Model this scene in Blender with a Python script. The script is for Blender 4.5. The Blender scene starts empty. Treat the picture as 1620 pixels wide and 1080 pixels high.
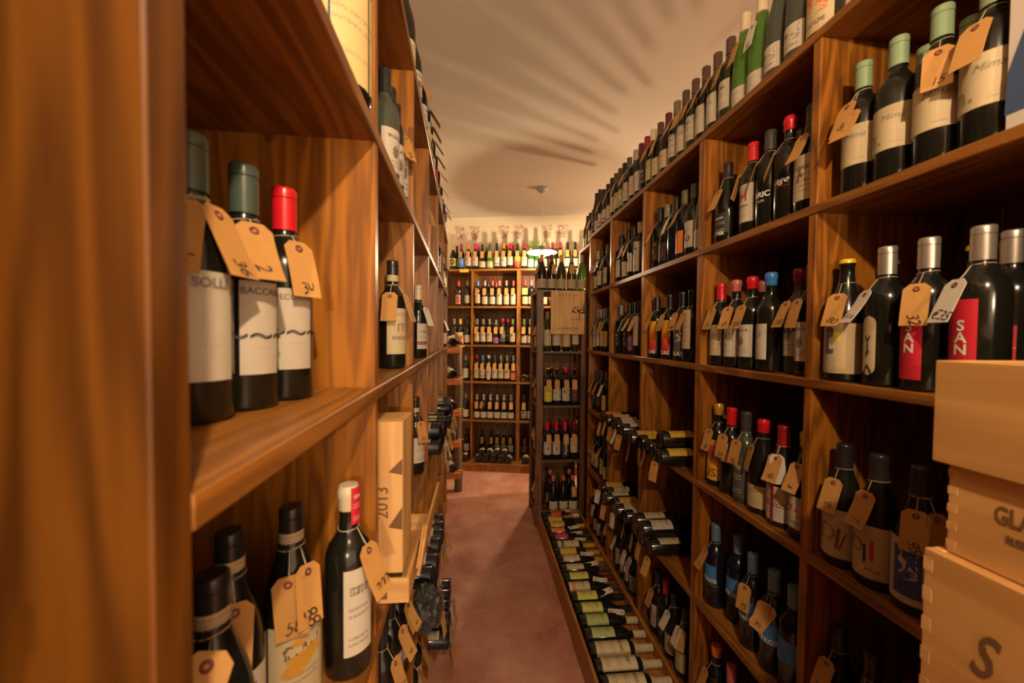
import bpy, bmesh, math, random
from mathutils import Vector, Matrix

random.seed(11)
SC = bpy.context.scene
COL = SC.collection
PI = math.pi

# ------------------------------------------------------------------ camera, world, exposure
EYE = Vector((0.0, 0.0, 1.62))
FPX, YAW, PITCH, ROLL, CYO = 604.62, 0.087, 0.0262, 0.0083, 7.335


def cam_axes():
    cy, sy = math.cos(YAW), math.sin(YAW)
    f = Vector((sy * math.cos(PITCH), cy * math.cos(PITCH), -math.sin(PITCH)))
    r = Vector((cy, -sy, 0))
    u = r.cross(f)
    c, s = math.cos(ROLL), math.sin(ROLL)
    return c * r + s * u, -s * r + c * u, f


CR, CU, CF = cam_axes()
cd = bpy.data.cameras.new('camera')
cam = bpy.data.objects.new('camera', cd)
COL.objects.link(cam)
cam.matrix_world = Matrix((
    (CR.x, CU.x, -CF.x, EYE.x), (CR.y, CU.y, -CF.y, EYE.y), (CR.z, CU.z, -CF.z, EYE.z), (0, 0, 0, 1)))
cd.sensor_width = 36.0
cd.sensor_fit = 'HORIZONTAL'
cd.lens = FPX / 1620 * 36
cd.shift_y = CYO / 1620
cd.clip_start = 0.01
cd.clip_end = 60
cd.dof.use_dof = True
cd.dof.focus_distance = 2.2
cd.dof.aperture_fstop = 3.8
SC.camera = cam

W = bpy.data.worlds.new('world')
SC.world = W
W.use_nodes = True
W.node_tree.nodes['Background'].inputs[0].default_value = (1.0, 0.72, 0.45, 1)
W.node_tree.nodes['Background'].inputs[1].default_value = 0.95
SC.view_settings.view_transform = 'Standard'
SC.view_settings.look = 'None'
SC.view_settings.gamma = 1
SC.view_settings.use_curve_mapping = False
SC.view_settings.exposure = 1.25
LAMP_BACK, LAMP_FRONT, LAMP_SIDE, LAMP_NEAR = 27.0, 52.0, 100.0, 33.0
LAMP_COL = (1.0, 0.735, 0.455)


def along(px, p0, d):
    """The point of the line p0 + t d that the photograph shows in column px."""
    p0, d = Vector(p0), Vector(d)
    g = FPX * CR - (px - 810) * CF
    return p0 + d * (-(g.dot(p0 - EYE)) / g.dot(d))


# ------------------------------------------------------------------ materials
MATS = {}


def new_mat(name):
    m = bpy.data.materials.new(name)
    m.use_nodes = True
    nt = m.node_tree
    return m, nt, nt.nodes['Principled BSDF']


def nd(nt, typ, **kw):
    n = nt.nodes.new(typ)
    for k, v in kw.items():
        setattr(n, k, v)
    return n


def mth(nt, op, a, b=None, c=None):
    n = nd(nt, 'ShaderNodeMath', operation=op)
    for i, v in enumerate((a, b, c)):
        if v is None:
            continue
        if isinstance(v, (int, float)):
            n.inputs[i].default_value = v
        else:
            nt.links.new(v, n.inputs[i])
    return n.outputs[0]


def mixc(nt, fac, a, b):
    n = nd(nt, 'ShaderNodeMix', data_type='RGBA')
    for i, v in ((0, fac), (6, a), (7, b)):
        if isinstance(v, (int, float)):
            n.inputs[i].default_value = v
        elif isinstance(v, tuple):
            n.inputs[i].default_value = (*v[:3], 1)
        else:
            nt.links.new(v, n.inputs[i])
    return n.outputs[2]


def plain(name, col, rough=0.5, spec=0.5, metal=0.0, coat=0.0):
    if name in MATS:
        return MATS[name]
    m, nt, b = new_mat(name)
    b.inputs['Base Color'].default_value = (*col, 1)
    b.inputs['Roughness'].default_value = rough
    b.inputs['Specular IOR Level'].default_value = spec
    b.inputs['Metallic'].default_value = metal
    b.inputs['Coat Weight'].default_value = coat
    MATS[name] = m
    return m


def wood(name, dark, light, axis=2, rough=0.38, scale=1.0, knots=0.5, figure=1.0):
    """Varnished softwood: long rings and fine streaks along one local axis, offset per board."""
    m, nt, b = new_mat(name)
    tc = nd(nt, 'ShaderNodeTexCoord')
    oi = nd(nt, 'ShaderNodeObjectInfo')
    off = nd(nt, 'ShaderNodeVectorMath', operation='MULTIPLY')
    nt.links.new(oi.outputs['Random'], off.inputs[0])
    off.inputs[1].default_value = (7.3, 11.7, 5.1)
    add = nd(nt, 'ShaderNodeVectorMath', operation='ADD')
    nt.links.new(tc.outputs['Object'], add.inputs[0])
    nt.links.new(off.outputs[0], add.inputs[1])
    mp = nd(nt, 'ShaderNodeMapping')
    s = [9.0 * scale] * 3
    s[axis] = 0.9 * scale
    mp.inputs['Scale'].default_value = s
    nt.links.new(add.outputs[0], mp.inputs[0])
    n1 = nd(nt, 'ShaderNodeTexNoise')
    n1.inputs['Scale'].default_value = 1.0
    n1.inputs['Detail'].default_value = 3
    nt.links.new(mp.outputs[0], n1.inputs['Vector'])
    rings = mth(nt, 'SINE', mth(nt, 'MULTIPLY', n1.outputs[0], 60.0 * figure))
    rings = mth(nt, 'MULTIPLY_ADD', rings, 0.5, 0.5)
    mp2 = nd(nt, 'ShaderNodeMapping')
    s = [130.0 * scale] * 3
    s[axis] = 3.0 * scale
    mp2.inputs['Scale'].default_value = s
    nt.links.new(add.outputs[0], mp2.inputs[0])
    n2 = nd(nt, 'ShaderNodeTexNoise')
    n2.inputs['Scale'].default_value = 1.0
    n2.inputs['Detail'].default_value = 4
    nt.links.new(mp2.outputs[0], n2.inputs['Vector'])
    n3 = nd(nt, 'ShaderNodeTexNoise')
    n3.inputs['Scale'].default_value = 2.2
    nt.links.new(add.outputs[0], n3.inputs['Vector'])
    f = mth(nt, 'MULTIPLY_ADD', rings, 0.58, mth(nt, 'MULTIPLY', n2.outputs[0], 0.26))
    f = mth(nt, 'MULTIPLY_ADD', n3.outputs[0], 0.55, mth(nt, 'SUBTRACT', f, 0.12))
    f = mth(nt, 'MULTIPLY_ADD', oi.outputs['Random'], 0.22, mth(nt, 'SUBTRACT', f, 0.11))
    vo = nd(nt, 'ShaderNodeTexVoronoi')
    vo.inputs['Scale'].default_value = 1.0
    mp3 = nd(nt, 'ShaderNodeMapping')
    s = [5.5] * 3
    s[axis] = 2.4
    mp3.inputs['Scale'].default_value = s
    nt.links.new(add.outputs[0], mp3.inputs[0])
    nt.links.new(mp3.outputs[0], vo.inputs['Vector'])
    kn = mth(nt, 'LESS_THAN', vo.outputs['Distance'], 0.085)
    cl = nd(nt, 'ShaderNodeClamp')
    nt.links.new(f, cl.inputs[0])
    c = mixc(nt, cl.outputs[0], dark, light)
    c = mixc(nt, mth(nt, 'MULTIPLY', kn, knots), c, tuple(x * 0.35 for x in dark))
    nt.links.new(c, b.inputs['Base Color'])
    b.inputs['Roughness'].default_value = rough
    bp = nd(nt, 'ShaderNodeBump')
    bp.inputs['Strength'].default_value = 0.12
    bp.inputs['Distance'].default_value = 0.002
    nt.links.new(n2.outputs[0], bp.inputs['Height'])
    nt.links.new(bp.outputs[0], b.inputs['Normal'])
    MATS[name] = m
    return m


wood('rack_upright', (0.105, 0.031, 0.004), (0.41, 0.148, 0.015), axis=2)
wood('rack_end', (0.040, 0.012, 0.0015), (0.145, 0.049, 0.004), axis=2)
wood('rack_shelf', (0.11, 0.036, 0.007), (0.36, 0.140, 0.022), axis=0, rough=0.36)
wood('rack_back', (0.055, 0.019, 0.004), (0.22, 0.078, 0.010), axis=2, rough=0.5)
wood('dark_upright', (0.060, 0.024, 0.010), (0.19, 0.075, 0.025), axis=2, rough=0.42)
wood('dark_shelf', (0.055, 0.026, 0.013), (0.15, 0.070, 0.030), axis=0, rough=0.42)
wood('pine_x', (0.50, 0.25, 0.085), (0.72, 0.43, 0.17), axis=0, rough=0.55, knots=0.55, figure=0.7)
wood('pine_y', (0.46, 0.215, 0.06), (0.66, 0.36, 0.12), axis=1, rough=0.55, knots=0.3, figure=0.5)
wood('pine_z', (0.50, 0.25, 0.085), (0.72, 0.43, 0.17), axis=2, rough=0.55, knots=0.8, figure=0.6)
wood('trough_wood', (0.24, 0.095, 0.015), (0.50, 0.21, 0.035), axis=1, rough=0.4)
wood('log_bark', (0.06, 0.035, 0.018), (0.20, 0.125, 0.07), axis=2, rough=0.8, knots=0.2)
wood('orange_block', (0.35, 0.09, 0.012), (0.62, 0.20, 0.03), axis=0, rough=0.5, knots=0.1)


def glassy(name, col, trans=0.0, rough=0.06):
    m, nt, b = new_mat(name)
    b.inputs['Base Color'].default_value = (*col, 1)
    b.inputs['Roughness'].default_value = rough
    b.inputs['IOR'].default_value = 1.5
    b.inputs['Transmission Weight'].default_value = trans
    n = nd(nt, 'ShaderNodeTexNoise')
    n.inputs['Scale'].default_value = 14
    tc = nd(nt, 'ShaderNodeTexCoord')
    nt.links.new(tc.outputs['Object'], n.inputs['Vector'])
    nt.links.new(mth(nt, 'MULTIPLY_ADD', n.outputs[0], 0.22, rough), b.inputs['Roughness'])
    MATS[name] = m
    return m


glassy('g_dark', (0.010, 0.010, 0.007))
glassy('g_brown', (0.022, 0.013, 0.006))
glassy('g_navy', (0.008, 0.010, 0.020))
glassy('g_olive', (0.035, 0.040, 0.010), trans=0.15)
glassy('g_green', (0.10, 0.26, 0.04), trans=0.55)
glassy('g_grey', (0.055, 0.068, 0.050))

CAPC = dict(red=(0.62, 0.012, 0.022), dred=(0.30, 0.012, 0.018), maroon=(0.13, 0.014, 0.02), pink=(0.52, 0.13, 0.13),
            mag=(0.60, 0.012, 0.085), orange=(0.75, 0.22, 0.02), gold=(0.62, 0.36, 0.06), yellow=(0.75, 0.50, 0.02),
            sage=(0.24, 0.34, 0.20), green=(0.10, 0.22, 0.05), dgreen=(0.06, 0.085, 0.065), blue=(0.05, 0.22, 0.62), lblue=(0.11, 0.20, 0.30),
            navy=(0.045, 0.05, 0.10), black=(0.020, 0.018, 0.018), grey=(0.25, 0.23, 0.21), silver=(0.55, 0.50, 0.44),
            cream=(0.62, 0.52, 0.36), brown=(0.09, 0.05, 0.035), olive=(0.16, 0.14, 0.05), clear=(0.05, 0.05, 0.045))
for k, v in CAPC.items():
    plain('cap_' + k, v, rough=0.28 if k != 'silver' else 0.3, metal=0.75 if k in ('silver',) else (0.3 if k in ('gold', 'grey') else 0.0))


def kraft(name, a, b_, rough=0.75):
    m, nt, b = new_mat(name)
    n = nd(nt, 'ShaderNodeTexNoise')
    n.inputs['Scale'].default_value = 60
    n.inputs['Detail'].default_value = 5
    tc = nd(nt, 'ShaderNodeTexCoord')
    nt.links.new(tc.outputs['Object'], n.inputs['Vector'])
    oi = nd(nt, 'ShaderNodeObjectInfo')
    f = mth(nt, 'MULTIPLY_ADD', oi.outputs['Random'], 0.5, mth(nt, 'MULTIPLY', n.outputs[0], 0.5))
    nt.links.new(mixc(nt, f, a, b_), b.inputs['Base Color'])
    b.inputs['Roughness'].default_value = rough
    MATS[name] = m


kraft('kraft', (0.45, 0.215, 0.052), (0.58, 0.305, 0.092))
kraft('tag_white', (0.66, 0.60, 0.54), (0.76, 0.71, 0.64))
kraft('yellow_card', (0.66, 0.42, 0.08), (0.74, 0.50, 0.12))
plain('eyelet', (0.17, 0.035, 0.02), 0.4)
plain('string', (0.55, 0.45, 0.30), 0.8)
plain('ink', (0.025, 0.018, 0.016), 0.6)
plain('ink_brown', (0.16, 0.075, 0.03), 0.7)
plain('ink_white', (0.75, 0.70, 0.62), 0.5)
plain('ink_red', (0.55, 0.02, 0.03), 0.5)
plain('ink_wine', (0.25, 0.02, 0.04), 0.5)
plain('ink_green', (0.20, 0.62, 0.03), 0.5)
plain('ink_yellow', (0.75, 0.45, 0.03), 0.5)
plain('ink_grey', (0.22, 0.18, 0.15), 0.6)
plain('brass', (0.65, 0.42, 0.10), 0.3, metal=0.9)
plain('enamel_white', (0.26, 0.265, 0.28), 0.5)
plain('lamp_cord', (0.60, 0.55, 0.48), 0.6)
plain('grape_paint', (0.40, 0.21, 0.15), 0.9)
plain('grape_dark', (0.20, 0.09, 0.09), 0.9)
plain('bag_black', (0.035, 0.035, 0.033), 0.45)
plain('carton_white', (0.62, 0.55, 0.50), 0.6)
plain('carton_blue', (0.05, 0.085, 0.18), 0.6)
plain('slate_card', (0.055, 0.045, 0.04), 0.6)

PAPER = dict(white=(0.52, 0.455, 0.365), cream=(0.52, 0.415, 0.245), tan=(0.50, 0.37, 0.20), taupe=(0.40, 0.33, 0.23), yellow=(0.66, 0.52, 0.05), lime=(0.52, 0.50, 0.10),
             gold=(0.60, 0.36, 0.04), orange=(0.70, 0.20, 0.03), ored=(0.60, 0.07, 0.015), red=(0.52, 0.012, 0.03), blue=(0.05, 0.22, 0.60),
             dblue=(0.04, 0.07, 0.28), lgreen=(0.34, 0.40, 0.14), purple=(0.22, 0.05, 0.13), black=(0.030, 0.026, 0.024), slate=(0.085, 0.075, 0.075), coral=(0.66, 0.16, 0.06),
             old=(0.62, 0.46, 0.20), sky=(0.42, 0.48, 0.56))
INKC = dict(k=(0.06, 0.045, 0.04), w=(0.62, 0.56, 0.46), r=(0.45, 0.03, 0.03), g=(0.20, 0.16, 0.13), o=(0.62, 0.13, 0.02), y=(0.72, 0.42, 0.02), v=(0.25, 0.05, 0.12))


def label_mat(paper, ink, style):
    key = 'lab_%s_%s_%s' % (paper, ink, style)
    if key in MATS:
        return MATS[key]
    m, nt, b = new_mat(key)
    uv = nd(nt, 'ShaderNodeUVMap')
    sp = nd(nt, 'ShaderNodeSeparateXYZ')
    nt.links.new(uv.outputs[0], sp.inputs[0])
    u, v = sp.outputs[0], sp.outputs[1]
    oi = nd(nt, 'ShaderNodeObjectInfo')
    pc, ic = PAPER[paper], INKC[ink]
    nz = nd(nt, 'ShaderNodeTexNoise')
    nz.inputs['Scale'].default_value = 3
    nt.links.new(uv.outputs[0], nz.inputs['Vector'])
    col = mixc(nt, nz.outputs[0], tuple(c * 0.9 for c in pc), tuple(min(1, c * 1.08) for c in pc))

    def rng(x, a, c):
        return mth(nt, 'MULTIPLY', mth(nt, 'GREATER_THAN', x, a), mth(nt, 'LESS_THAN', x, c))

    def row(v0, v1, u0, u1, freq, th=0.47):
        n = nd(nt, 'ShaderNodeTexNoise')
        n.noise_dimensions = '3D'
        n.inputs['Scale'].default_value = 1.0
        n.inputs['Detail'].default_value = 1
        cb = nd(nt, 'ShaderNodeCombineXYZ')
        nt.links.new(mth(nt, 'MULTIPLY', u, freq), cb.inputs[0])
        nt.links.new(mth(nt, 'MULTIPLY', v, 1.6 / (v1 - v0)), cb.inputs[1])
        nt.links.new(mth(nt, 'MULTIPLY_ADD', oi.outputs['Random'], 40, v0 * 31), cb.inputs[2])
        nt.links.new(cb.outputs[0], n.inputs['Vector'])
        return mth(nt, 'MULTIPLY', mth(nt, 'MULTIPLY', rng(v, v0, v1), rng(u, u0, u1)), mth(nt, 'GREATER_THAN', n.outputs[0], th))

    def disc(uc, vc, ru, rv):
        a = mth(nt, 'POWER', mth(nt, 'ABSOLUTE', mth(nt, 'DIVIDE', mth(nt, 'SUBTRACT', u, uc), ru)), 2)
        c = mth(nt, 'POWER', mth(nt, 'ABSOLUTE', mth(nt, 'DIVIDE', mth(nt, 'SUBTRACT', v, vc), rv)), 2)
        return mth(nt, 'ADD', a, c)

    def put(col, mask, ic, strength=0.85):
        return mixc(nt, mth(nt, 'MULTIPLY', mask, strength), col, ic)

    if style == 'text':
        col = put(col, row(0.70, 0.80, 0.2, 0.8, 40), ic)
        for a in (0.52, 0.44, 0.18, 0.11):
            col = put(col, row(a, a + 0.035, 0.15, 0.85, 70), ic, 0.6)
    elif style == 'script':
        col = put(col, row(0.62, 0.78, 0.22, 0.78, 22, 0.55), ic)
        for a in (0.40, 0.33, 0.15):
            col = put(col, row(a, a + 0.03, 0.25, 0.75, 80), ic, 0.5)
    elif style == 'emblem':
        d = disc(0.5, 0.48, 0.13, 0.15)
        n = nd(nt, 'ShaderNodeTexNoise')
        n.inputs['Scale'].default_value = 22
        nt.links.new(uv.outputs[0], n.inputs['Vector'])
        col = put(col, mth(nt, 'MULTIPLY', mth(nt, 'LESS_THAN', d, 1.0), mth(nt, 'GREATER_THAN', n.outputs[0], 0.42)), ic)
        col = put(col, row(0.78, 0.86, 0.2, 0.8, 40), ic)
        for a in (0.22, 0.13):
            col = put(col, row(a, a + 0.035, 0.2, 0.8, 70), ic, 0.6)
    elif style == 'band':
        col = put(col, rng(v, 0.16, 0.30), ic, 0.9)
        col = put(col, row(0.62, 0.74, 0.2, 0.8, 36), INKC['g'])
        for a in (0.48, 0.40):
            col = put(col, row(a, a + 0.035, 0.15, 0.85, 70), INKC['g'], 0.6)
    elif style == 'lines':
        col = put(col, rng(v, 0.55, 0.57), ic, 0.6)
        col = put(col, row(0.68, 0.77, 0.25, 0.75, 36), ic, 0.7)
        for a in (0.40, 0.30, 0.2):
            col = put(col, row(a, a + 0.04, 0.2, 0.8, 60), ic, 0.5)
    elif style == 'ring':
        d = disc(0.5, 0.5, 0.34, 0.36)
        col = put(col, rng(d, 0.72, 1.0), ic, 0.7)
        col = put(col, mth(nt, 'LESS_THAN', disc(0.5, 0.5, 0.12, 0.16), 1.0), ic, 0.5)
    elif style == 'round':
        d = disc(0.5, 0.5, 0.40, 0.42)
        col = put(col, mth(nt, 'LESS_THAN', d, 1.0), ic, 0.95)
        col = put(col, row(0.42, 0.58, 0.25, 0.75, 16, 0.5), (0.72, 0.5, 0.15), 0.9)
    elif style == 'art':
        n = nd(nt, 'ShaderNodeTexNoise')
        n.inputs['Scale'].default_value = 4.5
        n.inputs['Detail'].default_value = 3
        n.inputs['Distortion'].default_value = 1.5
        nt.links.new(uv.outputs[0], n.inputs['Vector'])
        mk = mth(nt, 'MULTIPLY', rng(v, 0.35, 0.9), rng(u, 0.15, 0.85))
        col = put(col, mth(nt, 'MULTIPLY', mk, mth(nt, 'GREATER_THAN', n.outputs[0], 0.55)), ic)
        col = put(col, row(0.15, 0.25, 0.2, 0.8, 40), INKC['k'], 0.7)
    elif style == 'sunset':
        n = nd(nt, 'ShaderNodeTexNoise')
        n.inputs['Scale'].default_value = 3.0
        n.inputs['Distortion'].default_value = 2.5
        n.inputs['Detail'].default_value = 4
        nt.links.new(uv.outputs[0], n.inputs['Vector'])
        g = mth(nt, 'MULTIPLY_ADD', n.outputs[0], 0.25, mth(nt, 'SUBTRACT', v, 0.12))
        cr = nd(nt, 'ShaderNodeValToRGB')
        el = cr.color_ramp.elements
        el[0].position, el[0].color = 0.0, (0.30, 0.015, 0.02, 1)
        el[1].position, el[1].color = 1.0, (0.78, 0.40, 0.02, 1)
        for p, c in ((0.25, (0.55, 0.04, 0.03, 1)), (0.45, (0.62, 0.10, 0.02, 1)), (0.62, (0.70, 0.20, 0.02, 1)), (0.66, (0.75, 0.33, 0.02, 1))):
            e = el.new(p)
            e.color = c
        nt.links.new(g, cr.inputs[0])
        col = cr.outputs[0]
    elif style == 'stripes':
        cr = nd(nt, 'ShaderNodeValToRGB')
        cr.color_ramp.interpolation = 'CONSTANT'
        el = cr.color_ramp.elements
        el[0].position, el[0].color = 0.0, (0.72, 0.38, 0.03, 1)
        el[1].position, el[1].color = 0.48, (0.62, 0.16, 0.03, 1)
        for p, c in ((0.56, (0.25, 0.10, 0.16, 1)), (0.68, (0.60, 0.06, 0.02, 1)), (0.86, (0.70, 0.28, 0.03, 1))):
            e = el.new(p)
            e.color = c
        nt.links.new(v, cr.inputs[0])
        col = cr.outputs[0]
    nt.links.new(col, b.inputs['Base Color'])
    b.inputs['Roughness'].default_value = 0.6
    MATS[key] = m
    return m


def plaster(name, c1, c2, bump=0.15, scale=2.0):
    m, nt, b = new_mat(name)
    tc = nd(nt, 'ShaderNodeTexCoord')
    n = nd(nt, 'ShaderNodeTexNoise')
    n.inputs['Scale'].default_value = scale
    n.inputs['Detail'].default_value = 6
    nt.links.new(tc.outputs['Object'], n.inputs['Vector'])
    nt.links.new(mixc(nt, n.outputs[0], c1, c2), b.inputs['Base Color'])
    b.inputs['Roughness'].default_value = 0.9
    n2 = nd(nt, 'ShaderNodeTexNoise')
    n2.inputs['Scale'].default_value = 45
    n2.inputs['Detail'].default_value = 4
    nt.links.new(tc.outputs['Object'], n2.inputs['Vector'])
    bp = nd(nt, 'ShaderNodeBump')
    bp.inputs['Strength'].default_value = bump
    bp.inputs['Distance'].default_value = 0.004
    nt.links.new(n2.outputs[0], bp.inputs['Height'])
    nt.links.new(bp.outputs[0], b.inputs['Normal'])
    MATS[name] = m
    return m


plaster('ceiling_plaster', (0.46, 0.395, 0.335), (0.53, 0.455, 0.385), 0.08)
plaster('wall_plaster', (0.62, 0.52, 0.38), (0.70, 0.60, 0.45), 0.1)


def floor_mat():
    m, nt, b = new_mat('floor_concrete')
    tc = nd(nt, 'ShaderNodeTexCoord')
    n = nd(nt, 'ShaderNodeTexNoise')
    n.inputs['Scale'].default_value = 3.2
    n.inputs['Detail'].default_value = 8
    n.inputs['Roughness'].default_value = 0.65
    nt.links.new(tc.outputs['Object'], n.inputs['Vector'])
    cr = nd(nt, 'ShaderNodeValToRGB')
    el = cr.color_ramp.elements
    el[0].position, el[0].color = 0.30, (0.34, 0.125, 0.078, 1)
    el[1].position, el[1].color = 0.74, (0.64, 0.37, 0.275, 1)
    e = el.new(0.5)
    e.color = (0.49, 0.225, 0.152, 1)
    nt.links.new(n.outputs[0], cr.inputs[0])
    wv = nd(nt, 'ShaderNodeTexNoise')
    wv.inputs['Scale'].default_value = 2.0
    wv.inputs['Detail'].default_value = 6
    wv.inputs['Distortion'].default_value = 1.2
    nt.links.new(tc.outputs['Object'], wv.inputs['Vector'])
    vein = mth(nt, 'LESS_THAN', mth(nt, 'ABSOLUTE', mth(nt, 'SUBTRACT', wv.outputs[0], 0.5)), 0.0045)
    n3 = nd(nt, 'ShaderNodeTexNoise')
    n3.inputs['Scale'].default_value = 1.3
    nt.links.new(tc.outputs['Object'], n3.inputs['Vector'])
    vein = mth(nt, 'MULTIPLY', vein, mth(nt, 'MULTIPLY', n3.outputs[0], 0.7))
    nt.links.new(mixc(nt, vein, cr.outputs[0], (0.52, 0.36, 0.28)), b.inputs['Base Color'])
    nt.links.new(mth(nt, 'MULTIPLY_ADD', n.outputs[0], 0.35, 0.32), b.inputs['Roughness'])
    bp = nd(nt, 'ShaderNodeBump')
    bp.inputs['Strength'].default_value = 0.1
    bp.inputs['Distance'].default_value = 0.004
    nt.links.new(n.outputs[0], bp.inputs['Height'])
    nt.links.new(bp.outputs[0], b.inputs['Normal'])
    MATS['floor'] = m
    return m


floor_mat()

# ------------------------------------------------------------------ mesh helpers


def link_mesh(name, me, parent=None):
    o = bpy.data.objects.new(name, me)
    COL.objects.link(o)
    if parent is not None:
        o.parent = parent
    return o


def bm_mesh(bm, name, mat, smooth=False):
    me = bpy.data.meshes.new(name)
    bmesh.ops.recalc_face_normals(bm, faces=bm.faces[:])
    bm.to_mesh(me)
    bm.free()
    for m in (mat if isinstance(mat, (list, tuple)) else [mat]):
        me.materials.append(MATS[m] if isinstance(m, str) else m)
    if smooth:
        for p in me.polygons:
            p.use_smooth = True
    return me


def box_bm(lo, hi, bevel=0.0015, bm=None):
    own = bm or bmesh.new()
    lo, hi = Vector(lo), Vector(hi)
    r = bmesh.ops.create_cube(own, size=1.0)
    vs = r['verts']
    for v in vs:
        v.co = Vector((lo[i] + (v.co[i] + 0.5) * (hi[i] - lo[i]) for i in range(3)))
    if bevel:
        es = list({e for v in vs for e in v.link_edges})
        bmesh.ops.bevel(own, geom=es, offset=bevel, segments=1, affect='EDGES', profile=0.5)
    return own


def box(name, lo, hi, mat, parent=None, bevel=0.0015):
    return link_mesh(name, bm_mesh(box_bm(lo, hi, bevel), name, mat), parent)


def beam(name, a, b, w, t, mat, parent=None, up=(0, 0, 1), bevel=0.0015):
    """A square bar from a to b, w wide, t thick."""
    a, b = Vector(a), Vector(b)
    d = b - a
    bm = box_bm((-w / 2, -t / 2, 0), (w / 2, t / 2, d.length), bevel)
    z = d.normalized()
    x = Vector(up).cross(z)
    if x.length < 1e-4:
        x = Vector((1, 0, 0))
    x.normalize()
    y = z.cross(x)
    M = Matrix(((x.x, y.x, z.x, a.x), (x.y, y.y, z.y, a.y), (x.z, y.z, z.z, a.z), (0, 0, 0, 1)))
    bmesh.ops.transform(bm, matrix=M, verts=bm.verts)
    return link_mesh(name, bm_mesh(bm, name, mat), parent)


def lathe_bm(prof, seg=22):
    bm = bmesh.new()
    rings = []
    for r, z in prof:
        if r < 1e-6:
            rings.append([bm.verts.new((0, 0, z))])
        else:
            rings.append([bm.verts.new((r * math.cos(2 * PI * k / seg), r * math.sin(2 * PI * k / seg), z)) for k in range(seg)])
    for a, b in zip(rings, rings[1:]):
        if len(a) == 1 and len(b) == 1:
            continue
        for k in range(seg):
            j = (k + 1) % seg
            if len(a) == 1:
                bm.faces.new((a[0], b[k], b[j]))
            elif len(b) == 1:
                bm.faces.new((a[k], a[j], b[0]))
            else:
                bm.faces.new((a[k], a[j], b[j], b[k]))
    return bm


def tube_bm(pts, r, seg=5, bm=None):
    bm = bm or bmesh.new()
    pts = [Vector(p) for p in pts]
    prev = None
    rr = r if isinstance(r, (list, tuple)) else [r] * len(pts)
    ref = Vector((0.3, 0.5, 0.81)).normalized()
    first = None
    for i, p in enumerate(pts):
        d = (pts[min(i + 1, len(pts) - 1)] - pts[max(i - 1, 0)]).normalized()
        x = d.cross(ref)
        if x.length < 0.05:
            x = d.cross(Vector((1, 0, 0)))
        x.normalize()
        y = d.cross(x)
        ring = [bm.verts.new(p + rr[i] * (math.cos(2 * PI * k / seg) * x + math.sin(2 * PI * k / seg) * y)) for k in range(seg)]
        if prev:
            for k in range(seg):
                j = (k + 1) % seg
                bm.faces.new((prev[k], prev[j], ring[j], ring[k]))
        else:
            first = ring
        prev = ring
    bm.faces.new(first[::-1])
    bm.faces.new(prev)
    return bm


def tube(name, pts, r, mat, parent=None, seg=6):
    return link_mesh(name, bm_mesh(tube_bm(pts, r, seg), name, mat, True), parent)


def tag_thing(o, label, cat, group=None, kind=None):
    o['label'] = label
    o['category'] = cat
    if group:
        o['group'] = group
    if kind:
        o['kind'] = kind
    return o


def empty(name, label, cat, M=None, group=None):
    o = bpy.data.objects.new(name, None)
    o.empty_display_size = 0.05
    COL.objects.link(o)
    if M is not None:
        o.matrix_world = M
    return tag_thing(o, label, cat, group)


TXT = {}


def text_mesh(s, size, mat, shear=0.0, wrap=None, spacing=1.0, bold=0.0):
    """A word as flat filled letters centred on the origin in local YZ, facing +X; wrap bends it round a bottle of that radius."""
    key = (s, size, mat, shear, wrap, spacing, bold)
    if key in TXT:
        return TXT[key]
    cu = bpy.data.curves.new('lettering', 'FONT')
    cu.body = s
    cu.size = size
    cu.align_x = 'CENTER'
    cu.align_y = 'CENTER'
    cu.shear = shear
    cu.space_character = spacing
    cu.space_line = 0.82
    cu.offset = bold
    cu.resolution_u = 3
    o = bpy.data.objects.new('lettering', cu)
    COL.objects.link(o)
    bpy.context.view_layer.update()
    dg = bpy.context.evaluated_depsgraph_get()
    me = bpy.data.meshes.new_from_object(o.evaluated_get(dg))
    bpy.data.objects.remove(o)
    bpy.data.curves.remove(cu)
    for v in me.vertices:
        x, y = v.co.x, v.co.y
        if wrap:
            v.co = (wrap * math.cos(x / wrap), wrap * math.sin(x / wrap), y)
        else:
            v.co = (0, x, y)
    me.materials.clear()
    me.materials.append(MATS[mat])
    TXT[key] = me
    return me


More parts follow.
